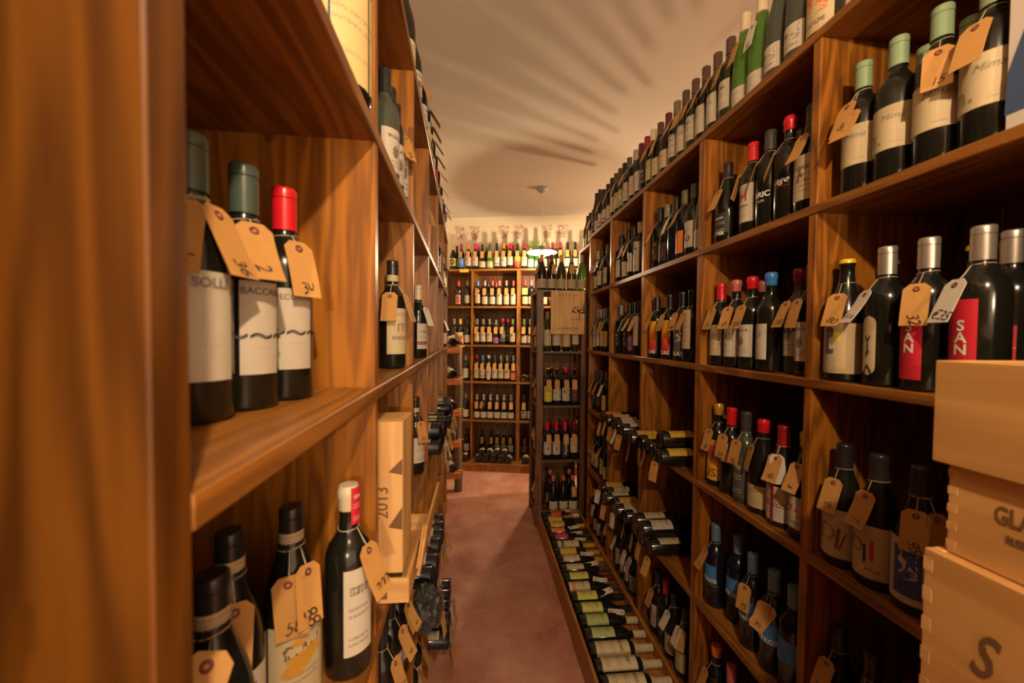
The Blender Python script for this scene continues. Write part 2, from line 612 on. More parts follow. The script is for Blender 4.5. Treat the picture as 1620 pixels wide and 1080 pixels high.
# ------------------------------------------------------------------ bottles
SHAPE = {
    'b': dict(h=0.312, r=0.0375, tie=0.238, prof=[(0, 0.006), (0.024, 0.004), (0.034, 0.0), (0.0375, 0.005), (0.0375, 0.188), (0.0365, 0.201), (0.032, 0.214), (0.024, 0.226), (0.0172, 0.236), (0.0148, 0.248), (0.0142, 0.296), (0.0158, 0.297), (0.0158, 0.308), (0.0135, 0.312), (0, 0.312)]),
    'u': dict(h=0.302, r=0.041, tie=0.238, prof=[(0, 0.008), (0.026, 0.005), (0.037, 0.0), (0.041, 0.006), (0.041, 0.138), (0.0395, 0.158), (0.0355, 0.180), (0.0295, 0.201), (0.023, 0.221), (0.0178, 0.241), (0.0152, 0.262), (0.0146, 0.286), (0.0162, 0.287), (0.0162, 0.298), (0.0138, 0.302), (0, 0.302)]),
    'f': dict(h=0.335, r=0.0385, tie=0.262, prof=[(0, 0.006), (0.025, 0.004), (0.035, 0.0), (0.0385, 0.005), (0.0385, 0.140), (0.037, 0.165), (0.0335, 0.192), (0.0285, 0.220), (0.0225, 0.249), (0.0175, 0.277), (0.0150, 0.300), (0.0145, 0.320), (0.016, 0.321), (0.016, 0.331), (0.0138, 0.335), (0, 0.335)]),
    'm': dict(h=0.40, r=0.062, tie=0.31, prof=[(0, 0.008), (0.04, 0.005), (0.056, 0.0), (0.062, 0.008), (0.062, 0.255), (0.059, 0.275), (0.050, 0.292), (0.034, 0.308), (0.022, 0.322), (0.0185, 0.34), (0.0175, 0.382), (0.019, 0.383), (0.019, 0.396), (0.017, 0.40), (0, 0.40)]),
}
NAME = {'b': 'wine_bottle', 'u': 'burgundy_bottle', 'f': 'flute_bottle', 'm': 'magnum_bottle'}
GLASSW = {'g_dark': 'dark', 'g_brown': 'brown', 'g_navy': 'inky', 'g_olive': 'olive', 'g_green': 'green', 'g_grey': 'grey-green'}
CAPW = dict(dred='dark-red', mag='magenta', sage='sage-green', dgreen='dark-green', lblue='pale-blue', navy='navy', clear='bare', olive='olive', maroon='maroon')
MESH = {}


def bottle_mesh(shape, glass):
    k = (shape, glass)
    if k not in MESH:
        MESH[k] = bm_mesh(lathe_bm(SHAPE[shape]['prof']), NAME[shape], glass, True)
    return MESH[k]


def rad_at(shape, z):
    p = SHAPE[shape]['prof']
    for (r0, z0), (r1, z1) in zip(p, p[1:]):
        if z1 > z0 and z0 <= z <= z1:
            return r0 + (r1 - r0) * (z - z0) / (z1 - z0)
    return p[-2][0]


def cap_mesh(shape, kind, colour):
    k = ('cap', shape, kind, colour)
    if k in MESH:
        return MESH[k]
    h = SHAPE[shape]['h']
    e = 0.0009
    if kind == 'wax':
        n = 0.040
        pr = [(rad_at(shape, h - n) + 0.0005, h - n), (0.0168, h - n + 0.003), (0.0168, h - 0.020), (0.0182, h - 0.017), (0.0182, h - 0.006), (0.0150, h + 0.002), (0, h + 0.0028)]
    elif kind == 'crown':
        pr = [(0.0150, h - 0.010), (0.0172, h - 0.009), (0.0168, h - 0.002), (0.0148, h + 0.0012), (0, h + 0.0016)]
    else:
        n = 0.062 if kind == 'foil' else 0.095
        zs = [h - n + i * (n - 0.018) / 4 for i in range(5)]
        pr = [(max(rad_at(shape, z), 0.0157) + e, z) for z in zs]
        pr += [(0.0157 + e, h - 0.0165), (0.0149 + e, h - 0.0158), (0.0149 + e, h - 0.0146), (0.0159 + e, h - 0.0138), (0.0161 + e, h - 0.0030), (0.0154 + e, h - 0.0004), (0.0140 + e, h + 0.0011), (0, h + 0.0014)]
        if shape == 'm':
            pr = [(r + 0.0035, z) for r, z in pr[:-1]] + [pr[-1]]
    MESH[k] = bm_mesh(lathe_bm(pr, 18), 'capsule', 'cap_' + colour, True)
    bpy_sharp(MESH[k])
    return MESH[k]


def bpy_sharp(me, ang=0.7):
    me.set_sharp_from_angle(angle=ang)


def arc_mesh(name, r, half, z0, z1, mat, seg=12, shape=None):
    """A paper band on a bottle: radius r, from -half to half degrees about +X."""
    k = ('arc', name, r, half, z0, z1, mat.name, shape)
    if k in MESH:
        return MESH[k]
    me = bpy.data.meshes.new(name)
    nz = 20 if shape else 1
    vs, fs, uvs = [], [], []
    for j in range(nz + 1):
        for i in range(seg + 1):
            t = j / nz
            w = 1.0
            if shape == 'oval':
                w = min(1.0, math.sqrt(max(0.0, 1 - max(0, abs(2 * t - 1) - 0.72) ** 2 / 0.28 ** 2)))
            elif shape == 'shield':
                w = 1.0 if t > 0.35 else math.sin(PI / 2 * (0.15 + 0.85 * t / 0.35))
            elif shape == 'arch':
                w = 1.0 if t < 0.7 else math.sqrt(max(0.02, 1 - ((t - 0.7) / 0.3) ** 2))
            a = math.radians((-half + 2 * half * i / seg) * w)
            vs.append((r * math.cos(a), r * math.sin(a), z0 + (z1 - z0) * t))
            uvs.append((i / seg, t))
    for j in range(nz):
        for i in range(seg):
            a = j * (seg + 1) + i
            fs.append((a, a + 1, a + seg + 2, a + seg + 1))
    me.from_pydata(vs, [], fs)
    ul = me.uv_layers.new(name='UVMap')
    for l in me.loops:
        ul.data[l.index].uv = uvs[l.vertex_index]
    for p in me.polygons:
        p.use_smooth = True
    me.materials.append(mat)
    MESH[k] = me
    return me


# kinds of front label: paper, ink, style, half angle, z0, z1 (fractions of the straight body), word used in descriptions, outline
LAB = {
    'wt': ('white', 'k', 'text', 62, .25, .80, 'white'), 'ct': ('cream', 'k', 'text', 62, .25, .80, 'cream'),
    'we': ('white', 'k', 'emblem', 60, .22, .80, 'white'), 'ce': ('cream', 'k', 'emblem', 60, .22, .80, 'cream'),
    'wre': ('white', 'r', 'emblem', 60, .22, .82, 'white'), 'ws': ('white', 'g', 'script', 60, .2, .80, 'white'),
    'cs': ('cream', 'g', 'script', 62, .2, .78, 'cream'), 'wl': ('white', 'g', 'lines', 66, .14, .62, 'white'),
    'cl': ('cream', 'g', 'lines', 66, .14, .62, 'cream'), 'tl': ('taupe', 'g', 'lines', 72, .10, .62, 'beige'),
    'wb': ('white', 'v', 'band', 60, .2, .78, 'banded'), 'cb': ('cream', 'k', 'band', 60, .2, .80, 'banded'),
    'kt': ('black', 'w', 'text', 60, .25, .75, 'black'), 'ke': ('black', 'y', 'emblem', 60, .22, .75, 'black'),
    'sl': ('slate', 'w', 'art', 62, .20, .92, 'grey'), 'or': ('orange', 'k', 'lines', 60, .15, .68, 'orange'),
    'co': ('coral', 'k', 'lines', 60, .12, .62, 'coral'), 'gd': ('gold', 'k', 'lines', 60, .2, .78, 'gold'),
    'ye': ('yellow', 'k', 'script', 62, .15, .85, 'yellow'), 'li': ('lime', 'k', 'lines', 62, .2, .8, 'yellow-green'),
    'lg': ('lgreen', 'k', 'lines', 62, .2, .8, 'green'), 'rd': ('red', 'w', 'lines', 50, .2, .7, 'red'),
    'bu': ('blue', 'w', 'art', 62, .15, .72, 'blue'), 'pu': ('purple', 'w', 'text', 60, .12, .62, 'purple'),
    'sun': ('orange', 'k', 'sunset', 62, .12, 1.0, 'sunset-coloured'), 'stp': ('orange', 'k', 'stripes', 62, .12, .95, 'striped'),
    'wo': ('white', 'o', 'art', 60, .18, .76, 'white-and-orange'), 'wr': ('white', 'r', 'art', 62, .22, .82, 'white-and-red'),
    'rr': ('cream', 'r', 'round', 58, .15, .72, 'round red'), 'rg': ('white', 'v', 'ring', 62, .15, .85, 'white ringed'),
    'kr': ('black', 'r', 'ring', 62, .15, .75, 'dark ringed'), 'old': ('old', 'g', 'script', 125, .05, 1.02, 'aged yellow'),
    'ka': ('white', 'k', 'art', 60, .18, .78, 'white picture'), 'gr': ('white', 'g', 'art', 60, .2, .7, 'white picture'),
    'grn': ('lgreen', 'w', 'art', 62, .2, .75, 'green'), 'yb': ('yellow', 'k', 'round', 62, .3, .9, 'yellow'),
    'cr': ('cream', 'r', 'script', 62, .2, .82, 'cream'), 'sky': ('sky', 'o', 'art', 62, .15, .75, 'pale-blue'),
    'tn': ('tan', 'k', 'text', 58, .25, .80, 'tan'), 'wlow': ('white', 'g', 'lines', 66, .10, .5, 'low white'),
    'wtall': ('white', 'k', 'text', 55, .15, 1.05, 'tall white'), 'cpl': ('cream', 'g', 'lines', 50, .3, 1.2, 'tall cream'),
}
BODY = {'b': 0.188, 'u': 0.150, 'f': 0.150, 'm': 0.255}


def price_tag_mesh(mat, variant):
    k = ('tag', mat, variant)
    if k in MESH:
        return MESH[k]
    w, l, c, t = (0.043, 0.086, 0.010, 0.0008) if mat != 'yellow_card' else (0.066, 0.080, 0.004, 0.0008)
    bend = (0.0, 0.003, -0.0015)[variant]
    out = []
    rows = [(0.012, w - 2 * c), (0.002, w)] + [(-i * (l - 0.014) / 4, w) for i in range(1, 5)] + [(-(l - 0.012), w)]
    bm = bmesh.new()
    loops = []
    for sx in (-1, 1):
        g = []
        for z, ww in rows:
            s = z / l
            x = bend * s * s * 4 + sx * t / 2
            g.append((bm.verts.new((x, -ww / 2, z)), bm.verts.new((x, ww / 2, z))))
        loops.append(g)
    for g in loops:
        for a, b in zip(g, g[1:]):
            bm.faces.new((a[0], a[1], b[1], b[0]))
    A, B = loops
    for i in range(len(rows) - 1):
        for s in (0, 1):
            bm.faces.new((A[i][s], A[i + 1][s], B[i + 1][s], B[i][s]))
    bm.faces.new((A[0][0], A[0][1], B[0][1], B[0][0]))
    bm.faces.new((A[-1][0], A[-1][1], B[-1][1], B[-1][0]))
    MESH[k] = bm_mesh(bm, 'price_tag', mat)
    return MESH[k]


def eyelet_mesh():
    if 'eye' not in MESH:
        bm = lathe_bm([(0.0022, -0.0012), (0.0056, -0.0012), (0.0060, 0), (0.0056, 0.0012), (0.0022, 0.0012), (0.0022, -0.0012)], 12)
        bmesh.ops.rotate(bm, cent=(0, 0, 0), matrix=Matrix.Rotation(PI / 2, 3, 'Y'), verts=bm.verts)
        MESH['eye'] = bm_mesh(bm, 'eyelet', 'eyelet', True)
    return MESH['eye']


def add_tag(root, M, mat='kraft', txt=None, variant=0, detail=True, size=0.024, rot=0.0, sc=1.0, tz=-0.060):
    """A price tag as a part of the bottle `root`; M in the bottle's own frame, eyelet at the origin, hanging along -Z, face towards +X."""
    t = link_mesh('price_tag', price_tag_mesh(mat, variant), root)
    t.matrix_local = M @ Matrix.Scale(sc, 4)
    if detail:
        e = link_mesh('eyelet', eyelet_mesh(), t)
        if txt:
            bx = (0.0, 0.003, -0.0015)[variant] * (tz / 0.086) ** 2 * 4 + 0.0011
            L = link_mesh('lettering', text_mesh(txt, size, 'ink', 0.38, None, 0.9, -0.0001), t)
            L.matrix_local = Matrix.Translation((bx, 0, tz)) @ Matrix.Rotation(rot, 4, 'X')
    return t


def string_mesh(r, eye, z):
    """A string from the eyelet up to a loop round the neck."""
    k = ('str', round(r, 4), tuple(round(c, 4) for c in eye), round(z, 4))
    if k not in MESH:
        bm = bmesh.new()
        a = math.atan2(eye[1], eye[0])
        pts = [Vector((r * math.cos(a + t), r * math.sin(a + t), z + 0.002 * math.sin(t))) for t in [2 * PI * i / 14 for i in range(14)]]
        pts = [Vector(eye)] + pts + [Vector((r * math.cos(a), r * math.sin(a), z)), Vector(eye) + Vector((0.001, 0.001, 0))]
        MESH[k] = bm_mesh(tube_bm(pts, 0.0007, 4), 'string', 'string')
    return MESH[k]


ALL = []


def bottle(M, shape='b', glass='g_dark', cap='black', lab='wt', tags=(), words=None, label='', group=None, detail=2, name=None):
    """One bottle: the glass is the thing, capsule, front label and price tags are its parts."""
    S = SHAPE[shape]
    o = link_mesh(name or NAME[shape], bottle_mesh(shape, glass))
    o.matrix_world = M
    tag_thing(o, label, 'bottle', group)
    kind, colour = 'foil', cap
    if cap and ':' in cap:
        kind, colour = cap.split(':')
    if cap:
        link_mesh('capsule', cap_mesh(shape, kind, colour), o)
    L = None
    if lab:
        spec = LAB[lab] if isinstance(lab, str) else lab
        paper, ink, style, half, a, b = spec[:6]
        out = spec[7] if len(spec) > 7 else None
        B = BODY[shape]
        L = link_mesh('front_label', arc_mesh('front_label', S['r'] + 0.0007, half, a * B, b * B, label_mat(paper, ink, style), 12, out), o)
        L['label'] = '%s paper front label' % spec[6]
    for wd in (words or ()):
        s, size, z, ink = wd[:4]
        yaw = wd[4] if len(wd) > 4 else 0
        vert = wd[5] if len(wd) > 5 else False
        T = link_mesh('lettering', text_mesh(s, size, ink, wd[6] if len(wd) > 6 else 0, None if vert else S['r'] + 0.0014, 1.0, 0.0006 if s.isupper() and size > .013 else 0.0), L or o)
        Z = Matrix.Rotation(math.radians(yaw), 4, 'Z')
        if vert:
            T.matrix_local = Z @ Matrix.Translation((S['r'] + 0.0016, 0, z)) @ Matrix.Rotation(PI / 2, 4, 'X')
        else:
            T.matrix_local = Z @ Matrix.Translation((0, 0, z))
    for tg in tags:
        d = dict(mat='kraft', txt=None, tilt=34, az=0, roll=0, drop=0.005, variant=random.choice((0, 0, 1, 2)), rot=random.choice((0.15, -0.2, 0.5, -1.2)), size=0.024, sc=1.0, out=0.008, twist=0)
        d.update(tg)
        z = S['tie'] - 0.027 - d['drop']
        r = rad_at(shape, z) + 0.006 + max(0, d['out'] - 0.008)
        d['tilt'] *= 0.55
        for rr_, zz_ in S['prof']:
            if z - 0.09 < zz_ < z - 0.004:
                d['tilt'] = max(d['tilt'], 2.5 + math.degrees(math.atan((rr_ + 0.003 - r) / (z - zz_))))
        Mt = (Matrix.Rotation(math.radians(d['az']), 4, 'Z') @ Matrix.Translation((r, 0, z))
              @ Matrix.Rotation(math.radians(d['twist']), 4, 'Z')
              @ Matrix.Rotation(math.radians(-d['tilt']), 4, 'Y') @ Matrix.Rotation(math.radians(d['roll']), 4, 'X'))
        add_tag(o, Mt, d['mat'], d['txt'], d['variant'], detail > 0, d['size'], d['rot'], d['sc'])
        if detail > 1:
            zt = S['tie'] + 0.004
            a = math.radians(d['az'])
            link_mesh('string', string_mesh(rad_at(shape, zt) + 0.001, (r * math.cos(a), r * math.sin(a), z), zt), o)
    ALL.append(o)
    return o


def picture(o, shape, spec, yaw):
    """A printed picture panel on a bottle's label."""
    paper, ink, style, half, a, b = spec[:6]
    B = BODY[shape]
    m = link_mesh('picture_panel', arc_mesh('picture_panel', SHAPE[shape]['r'] + 0.0012, half, a * B, b * B, label_mat(paper, ink, style), 10, spec[6] if len(spec) > 6 else None), o)
    m.rotation_euler = (0, 0, math.radians(yaw))
    return m


ORD = 'first second third fourth fifth sixth seventh eighth ninth tenth eleventh twelfth thirteenth fourteenth fifteenth sixteenth seventeenth eighteenth nineteenth twentieth'.split()


def ordinal(i):
    if i < 20:
        return ORD[i]
    if i < 29:
        return 'twenty-' + ORD[i - 20]
    if i == 29:
        return 'thirtieth'
    return 'thirty-' + ORD[i - 30]


def describe(i, shape, glass, cap, lab, place, lying=False):
    c = cap.split(':')[-1] if cap else None
    lead = (CAPW.get(c, c) + '-capped ') if c else ''
    sh = {'b': 'bottle', 'u': 'bottle', 'f': 'slim bottle', 'm': 'magnum'}[shape]
    lw = ((LAB[lab] if isinstance(lab, str) else lab)[6] + ' label') if lab else 'no label'
    if lying:
        sh = 'lying ' + sh
    return '%s%s %s, %s, %s from left, %s' % (lead, GLASSW[glass], sh, lw, ordinal(i), place)


def T(txt=None, **k):
    d = dict(txt=txt)
    d.update(k)
    return d


def settle(ts, rs, blocks, lo, hi):
    """Nudge bottles along their shelf until none touches a neighbour or an upright."""
    edges = sorted([(-9e9, lo)] + list(blocks) + [(hi, 9e9)])
    gaps = [(a[1], b[0]) for a, b in zip(edges, edges[1:]) if b[0] - a[1] > 0.09]
    where = [min(range(len(gaps)), key=lambda g: max(gaps[g][0] - t, t - gaps[g][1], 0)) for t in ts]
    out = list(ts)
    for g, (a, b) in enumerate(gaps):
        ix = sorted([i for i in range(len(ts)) if where[i] == g], key=lambda i: ts[i])
        for _ in range(200):
            for i in ix:
                out[i] = min(max(out[i], a + rs[i] + 0.003), b - rs[i] - 0.003)
            for i, j in zip(ix, ix[1:]):
                need = rs[i] + rs[j] + 0.0022 - (out[j] - out[i])
                if need > 0:
                    out[i] -= need / 2
                    out[j] += need / 2
    return out


def row(place, group, p0, d, face, items, detail=2, jitter=9, blocks=(), lo=-9.0, hi=9.0, back=None):
    """items: (column in the photograph, shape, glass, cap, label, tags, {extra}) in order from left to right."""
    items = sorted(items, key=lambda q: q[0])
    p0, d = Vector(p0), Vector(d)
    rows_ = {}
    for i, it in enumerate(items):
        ex = it[6] if len(it) > 6 else {}
        off = Vector(ex.get('off', (0, 0, 0)))
        q0 = p0 + Vector((0, 0, 0.15)) + off
        p = along(it[0], q0, d)
        rows_.setdefault(tuple(round(c, 3) for c in off) if off.length > 0.04 else (0, 0, 0), []).append((i, (p - q0).dot(d) / d.dot(d), SHAPE[it[1]]['r']))
    tpos = {}
    for key, ls in rows_.items():
        bl = blocks if key == (0, 0, 0) or back is None else back
        for (i, _, _), t in zip(ls, settle([l[1] for l in ls], [l[2] for l in ls], bl, lo, hi)):
            tpos[i] = t
    for i, it in enumerate(items):
        px, shape, glass, cap, lab = it[:5]
        tags = it[5] if len(it) > 5 else ()
        ex = it[6] if len(it) > 6 else {}
        p = p0 + Vector(ex.get('off', (0, 0, 0))) + d * tpos[i]
        p.z = p0.z + 0.0012
        if blocks and any(abs(tpos[i] - e) < 0.072 for b_ in blocks for e in b_):
            tags = [dict(t_, az=max(-6, min(6, t_.get('az', 0))), roll=0) for t_ in tags]
        rot = face + math.radians(ex.get('rot', random.uniform(-jitter, jitter)))
        M = Matrix.Translation(p) @ Matrix.Rotation(rot, 4, 'Z')
        gl = 'g_' + glass
        o = bottle(M, shape, gl, cap, lab, tags, ex.get('words'), describe(i, shape, gl, cap, lab, place), group, detail)
        for sp, yw in ex.get('pics', ()):
            picture(o, shape, sp, yw)


# ------------------------------------------------------------------ the room
TAN = 0.194                      # the back of the shop stands askew to the aisle
BA = math.atan(TAN)
BD = Vector((math.cos(BA), -math.sin(BA), 0))
BN = Vector((math.sin(BA), math.cos(BA), 0))
B0 = Vector((0.2, 4.60, 0))      # a point of the back rack's front
CEIL = 3.17
XR, DR = 0.87, 0.40              # right racks: front plane and depth
LEVELS = [0.11, 0.578, 1.05, 1.514, 1.970, 2.420]
LD = Vector((-0.0335, 1, 0))
LX = -0.1626


def structure(o):
    o['kind'] = 'structure'
    return o


structure(box('floor', (-2.2, -3.0, -0.10), (4.72, 6.2, 0.0), 'floor', bevel=0))
structure(box('wall_right', (4.6, -3.0, 0), (4.72, 6.2, CEIL), 'wall_plaster', bevel=0))
wl = structure(box('wall_left', (-0.12, -3.0, 0), (0, 4.6, CEIL), 'wall_plaster', bevel=0))
wl.matrix_world = Matrix.Translation((LX - DR - 0.03, 0, 0)) @ Matrix.Rotation(math.atan(0.0335), 4, 'Z')
we = structure(box('wall_back', (-2.2, 0, 0), (4.6, 0.12, CEIL), 'wall_plaster', bevel=0))
we.matrix_world = Matrix.Translation(B0 + BN * 0.42) @ Matrix.Rotation(-BA, 4, 'Z')
structure(box('ceiling', (-2.2, -3.0, CEIL), (4.72, 6.2, CEIL + 0.1), 'ceiling_plaster', bevel=0))

def grape_print(s0, seed):
    """A stencilled pair of grape bunches on a vine, painted on the back wall as thin dabs."""
    rnd = random.Random(seed)
    bm = bmesh.new()

    def dab(x, z, r):
        vs = [bm.verts.new((x + r * math.cos(2 * PI * k / 7), -0.0015, z + r * math.sin(2 * PI * k / 7))) for k in range(7)]
        bm.faces.new(vs)
    for cx, n, w in ((-0.10, 130, 0.070), (0.105, 115, 0.062)):
        for _ in range(n):
            t = rnd.random()
            z = 0.055 - 0.17 * t
            ww = w * (1 - 0.62 * t) * (0.75 + 0.5 * min(1, t * 6))
            dab(cx + rnd.uniform(-ww, ww), z + rnd.uniform(-.01, .01), rnd.uniform(0.0032, 0.0068))
    for i in range(34):
        t = i / 33
        dab(-0.08 + 0.17 * t, 0.0 + 0.045 * math.sin(t * 9), 0.003)
        dab(0.02 + 0.12 * t, 0.04 + 0.018 * math.sin(t * 7), 0.0025)
    o = link_mesh('grape_print', bm_mesh(bm, 'grape_print', 'grape_paint'), we)
    o.location = (s0, -0.0015, 3.0)
    o['label'] = 'stencilled brown grape bunches on the plaster'
    o['kind'] = 'stuff'


WB = B0 + BN * 0.42
for px, sd in ((739, 1), (809, 2), (878, 3)):
    q = along(px, Vector((WB.x, WB.y, 3.0)), BD)
    grape_print((q - WB).xy.dot(BD.xy), sd)


# ------------------------------------------------------------------ racks


def rack(label, M, ts, depth, levels, mats, th=0.024, ups=None, top=None, planks=True, name='wine_rack', front=0.004, bt=0.024, inner=False):
    """Shelving in its own frame: x along the front, y into the rack. ts: upright centres; ups: their thicknesses."""
    mu, ms, mb = mats
    r = empty(name, label, 'rack', M)
    top = top or levels[-1]
    ups = ups or [th] * len(ts)
    for t, w in zip(ts, ups):
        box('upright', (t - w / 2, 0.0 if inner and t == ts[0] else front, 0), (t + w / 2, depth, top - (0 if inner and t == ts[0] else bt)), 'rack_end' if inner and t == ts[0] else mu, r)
    a, b = ts[0] - ups[0] / 2, ts[-1] + ups[-1] / 2
    if inner:
        a = ts[0] + ups[0] / 2
    for z in levels:
        box('shelf_board', (a, 0, z - bt), (b, depth, z), ms, r, 0.002)
    if planks:
        n = max(1, round((b - a) / 0.105))
        w = (b - a) / n
        for i in range(n):
            box('back_plank', (a + i * w + 0.001, depth + 0.0005, 0.003), (a + (i + 1) * w - 0.001, depth + 0.0125, top - bt), mb, r, 0.0015)
    box('toe_board', (a, 0.02, 0), (b, 0.038, levels[0] - bt), mu, r)
    return r


WOODS = ('rack_upright', 'rack_shelf', 'rack_back')
MR = Matrix.Translation((XR, 0, 0)) @ Matrix.Rotation(-PI / 2, 4, 'Z')
rack('near right wooden wine rack of orange-brown boards beside the stacked crates', MR,
     [-1.450, -0.943, -0.43], DR, LEVELS, WOODS, ups=[0.018, 0.024, 0.024])
rack('far right wooden wine rack of orange-brown boards behind the floor trough', MR,
     [-2.978, -2.500, -1.992, -1.468], DR, LEVELS, WOODS, ups=[0.024, 0.024, 0.024, 0.018])
rack('single-bay wooden rack set back behind the dark tower rack', Matrix.Translation((0.935, 0, 0)) @ Matrix.Rotation(-PI / 2, 4, 'Z'),
     [-3.53, -3.01], 0.335, LEVELS, WOODS, ups=[0.024, 0.024])
ML = Matrix.Translation((LX, 0, 0)) @ Matrix.Rotation(PI / 2 + math.atan(0.0335), 4, 'Z')
LLEV = [0.11, 0.575, 1.05, 1.523, 1.998, 2.470]
rack('left wooden wine rack with wide end panel close to the camera', ML,
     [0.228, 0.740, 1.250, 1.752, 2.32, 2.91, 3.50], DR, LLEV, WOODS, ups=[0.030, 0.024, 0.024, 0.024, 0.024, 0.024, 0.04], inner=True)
rack('unseen wooden wine rack added behind the camera to shade the left end panel', Matrix.Translation((-0.165, 0, 0)) @ Matrix.Rotation(PI / 2, 4, 'Z'),
     [-1.55, -1.05, -0.55, -0.045], DR, LLEV, WOODS, ups=[0.024] * 4)  # out of view, added to block lamp light from the near end panel
rack('wooden wine rack in the next aisle beyond the right racks', Matrix.Translation((2.10, 0, 0)) @ Matrix.Rotation(PI / 2, 4, 'Z'),
     [2.42, 2.95, 3.48, 4.00], 0.36, LEVELS, WOODS, ups=[0.024] * 4)
MB = Matrix.Translation(B0) @ Matrix.Rotation(-BA, 4, 'Z')


def bt_(px):
    q = along(px, Vector((B0.x, B0.y, 1.3)), BD)
    return (q - B0).dot(BD)


b1, b2 = bt_(746), bt_(819.5)
br = rack('wooden wine rack across the end of the aisle under the grape frieze', MB,
          [b1 - 0.575, b1, b2, b2 + 0.575, b2 + 1.15], 0.38, [0.10, 0.600, 1.068, 1.512, 1.978, 2.425], WOODS,
          ups=[0.024, 0.022, 0.044, 0.024, 0.024])
box('bin_board', (b1 - 0.587, -0.088, 0.070), (b2 + 1.162, -0.0005, 0.100), 'rack_shelf', br, .002)
box('bin_foot', (b1 - 0.587, -0.080, 0), (b2 + 1.162, -0.062, 0.0695), 'rack_upright', br, .002)
# crossed dividers inside the third row of the back rack, and a small card on its top board
for x0, x1 in ((b1 + 0.02, b2 - 0.03), (b1 - 0.56, b1 - 0.02)):
    beam('cross_divider', (x0, 0.23, 1.93), (x1, 0.23, 1.54), 0.016, 0.05, 'dark_shelf', br, up=(0, 1, 0))
    beam('cross_divider', (x1, 0.285, 1.93), (x0, 0.285, 1.54), 0.016, 0.05, 'dark_shelf', br, up=(0, 1, 0))
q = bt_(733.5)
sc_ = box('shelf_card', (q - 0.055, -0.004, 2.385), (q + 0.055, -0.001, 2.425), 'yellow_card', br, 0)

# tower rack
TX0, TX1, TY0, TY1 = 0.487, 0.922, 3.175, 3.60
tw = empty('tower_rack', 'narrow freestanding dark wooden tower rack with a crate front on it', 'rack', Matrix.Translation((TX0, TY0, 0)))
TW, TD = TX1 - TX0, TY1 - TY0
for x in (0, TW - 0.055):
    for y in (0, TD - 0.05):
        box('post', (x, y, 0), (x + 0.055, y + 0.05, 1.995), 'dark_upright', tw, 0.003)
TLEV = [0.11, 0.567, 1.035, 1.495, 2.012]
for z in TLEV:
    box('shelf_board', (0.004, 0.008, z - 0.02), (TW - 0.004, TD - 0.004, z), 'dark_shelf', tw, 0.002)
for i in range(4):
    w = (TW - 0.11) / 4
    box('back_plank', (0.055 + i * w + 0.001, TD - 0.03, 0.11), (0.055 + (i + 1) * w - 0.001, TD - 0.02, 1.47), 'rack_back', tw)

# ------------------------------------------------------------------ pendant lamps


def pendant(x, y, z, power, label, rim=0.160):
    r = empty('pendant_lamp', label, 'lamp', Matrix.Translation((x, y, z)), None)
    rk = rim / 0.160
    pr = [(0.004, 0.060), (0.030, 0.060), (0.034, 0.040), (0.034 + 0.041 * rk, 0.028), (0.034 + 0.091 * rk, 0.014), (0.034 + 0.126 * rk, -0.004), (0.035 + 0.126 * rk, -0.007), (0.032 + 0.126 * rk, -0.006), (0.034 + 0.088 * rk, 0.010), (0.034 + 0.038 * rk, 0.024), (0.033, 0.035), (0.004, 0.038)]
    link_mesh('lamp_shade', bm_mesh(lathe_bm(pr, 40), 'lamp_shade', 'enamel_white', True), r)
    link_mesh('lamp_holder', bm_mesh(lathe_bm([(0, 0.036), (0.018, 0.036), (0.018, -0.012), (0.012, -0.016), (0, -0.016)], 16), 'lamp_holder', 'enamel_white', True), r)
    m, nt, b = new_mat('bulb_glow')
    b.inputs['Base Color'].default_value = (1, 0.9, 0.75, 1)
    b.inputs['Emission Color'].default_value = (1.0, 0.80, 0.55, 1)
    b.inputs['Emission Strength'].default_value = 7.0
    bulb = link_mesh('bulb', bm_mesh(lathe_bm([(0, -0.010), (0.011, -0.012), (0.014, -0.024), (0.022, -0.040), (0.025, -0.056), (0.020, -0.074), (0.010, -0.083), (0, -0.085)], 18), 'bulb', m, True), r)
    ch = CEIL - z
    link_mesh('cord', bm_mesh(tube_bm([(0, 0, 0.055), (0.001, 0, ch * 0.5), (0, 0, ch - 0.01)], 0.003, 6), 'cord', 'lamp_cord', True), r)
    link_mesh('ceiling_rose', bm_mesh(lathe_bm([(0, ch - 0.050), (0.012, ch - 0.050), (0.034, ch - 0.040), (0.056, ch - 0.018), (0.060, ch - 0.001), (0, ch - 0.001)], 24), 'ceiling_rose', 'enamel_white', True), r)
    ld = bpy.data.lights.new('bulb_light', 'POINT')
    ld.energy = power
    ld.color = LAMP_COL
    ld.shadow_soft_size = 0.022
    lo = bpy.data.objects.new('bulb_light', ld)
    COL.objects.link(lo)
    lo.parent = r
    lo.location = (0, 0, -0.130)
    return r


pendant(0.655, 4.0, 2.505, LAMP_BACK, 'white disc pendant lamp on a thin cord before the back rack')
pendant(0.38, -2.30, 2.02, LAMP_FRONT, 'white disc pendant lamp hanging far behind the camera')
pendant(0.24, -0.46, 2.60, LAMP_NEAR, 'white disc pendant lamp over the aisle just behind the camera')
pendant(3.15, 4.15, 2.44, LAMP_SIDE, 'white disc pendant lamp in the next aisle beyond the right racks', 0.07)

# ------------------------------------------------------------------ bottles on the right racks
FR = PI                                   # labels face the aisle (-X)
YD = (0, 1, 0)
RB = [(0.418, 0.442), (0.931, 0.955), (1.441, 1.477), (1.980, 2.004), (2.488, 2.512), (2.966, 2.990)]
LB = [(0.2, 0.243), (0.728, 0.752), (1.238, 1.262), (1.740, 1.764), (2.308, 2.332), (2.898, 2.922), (3.48, 3.52)]


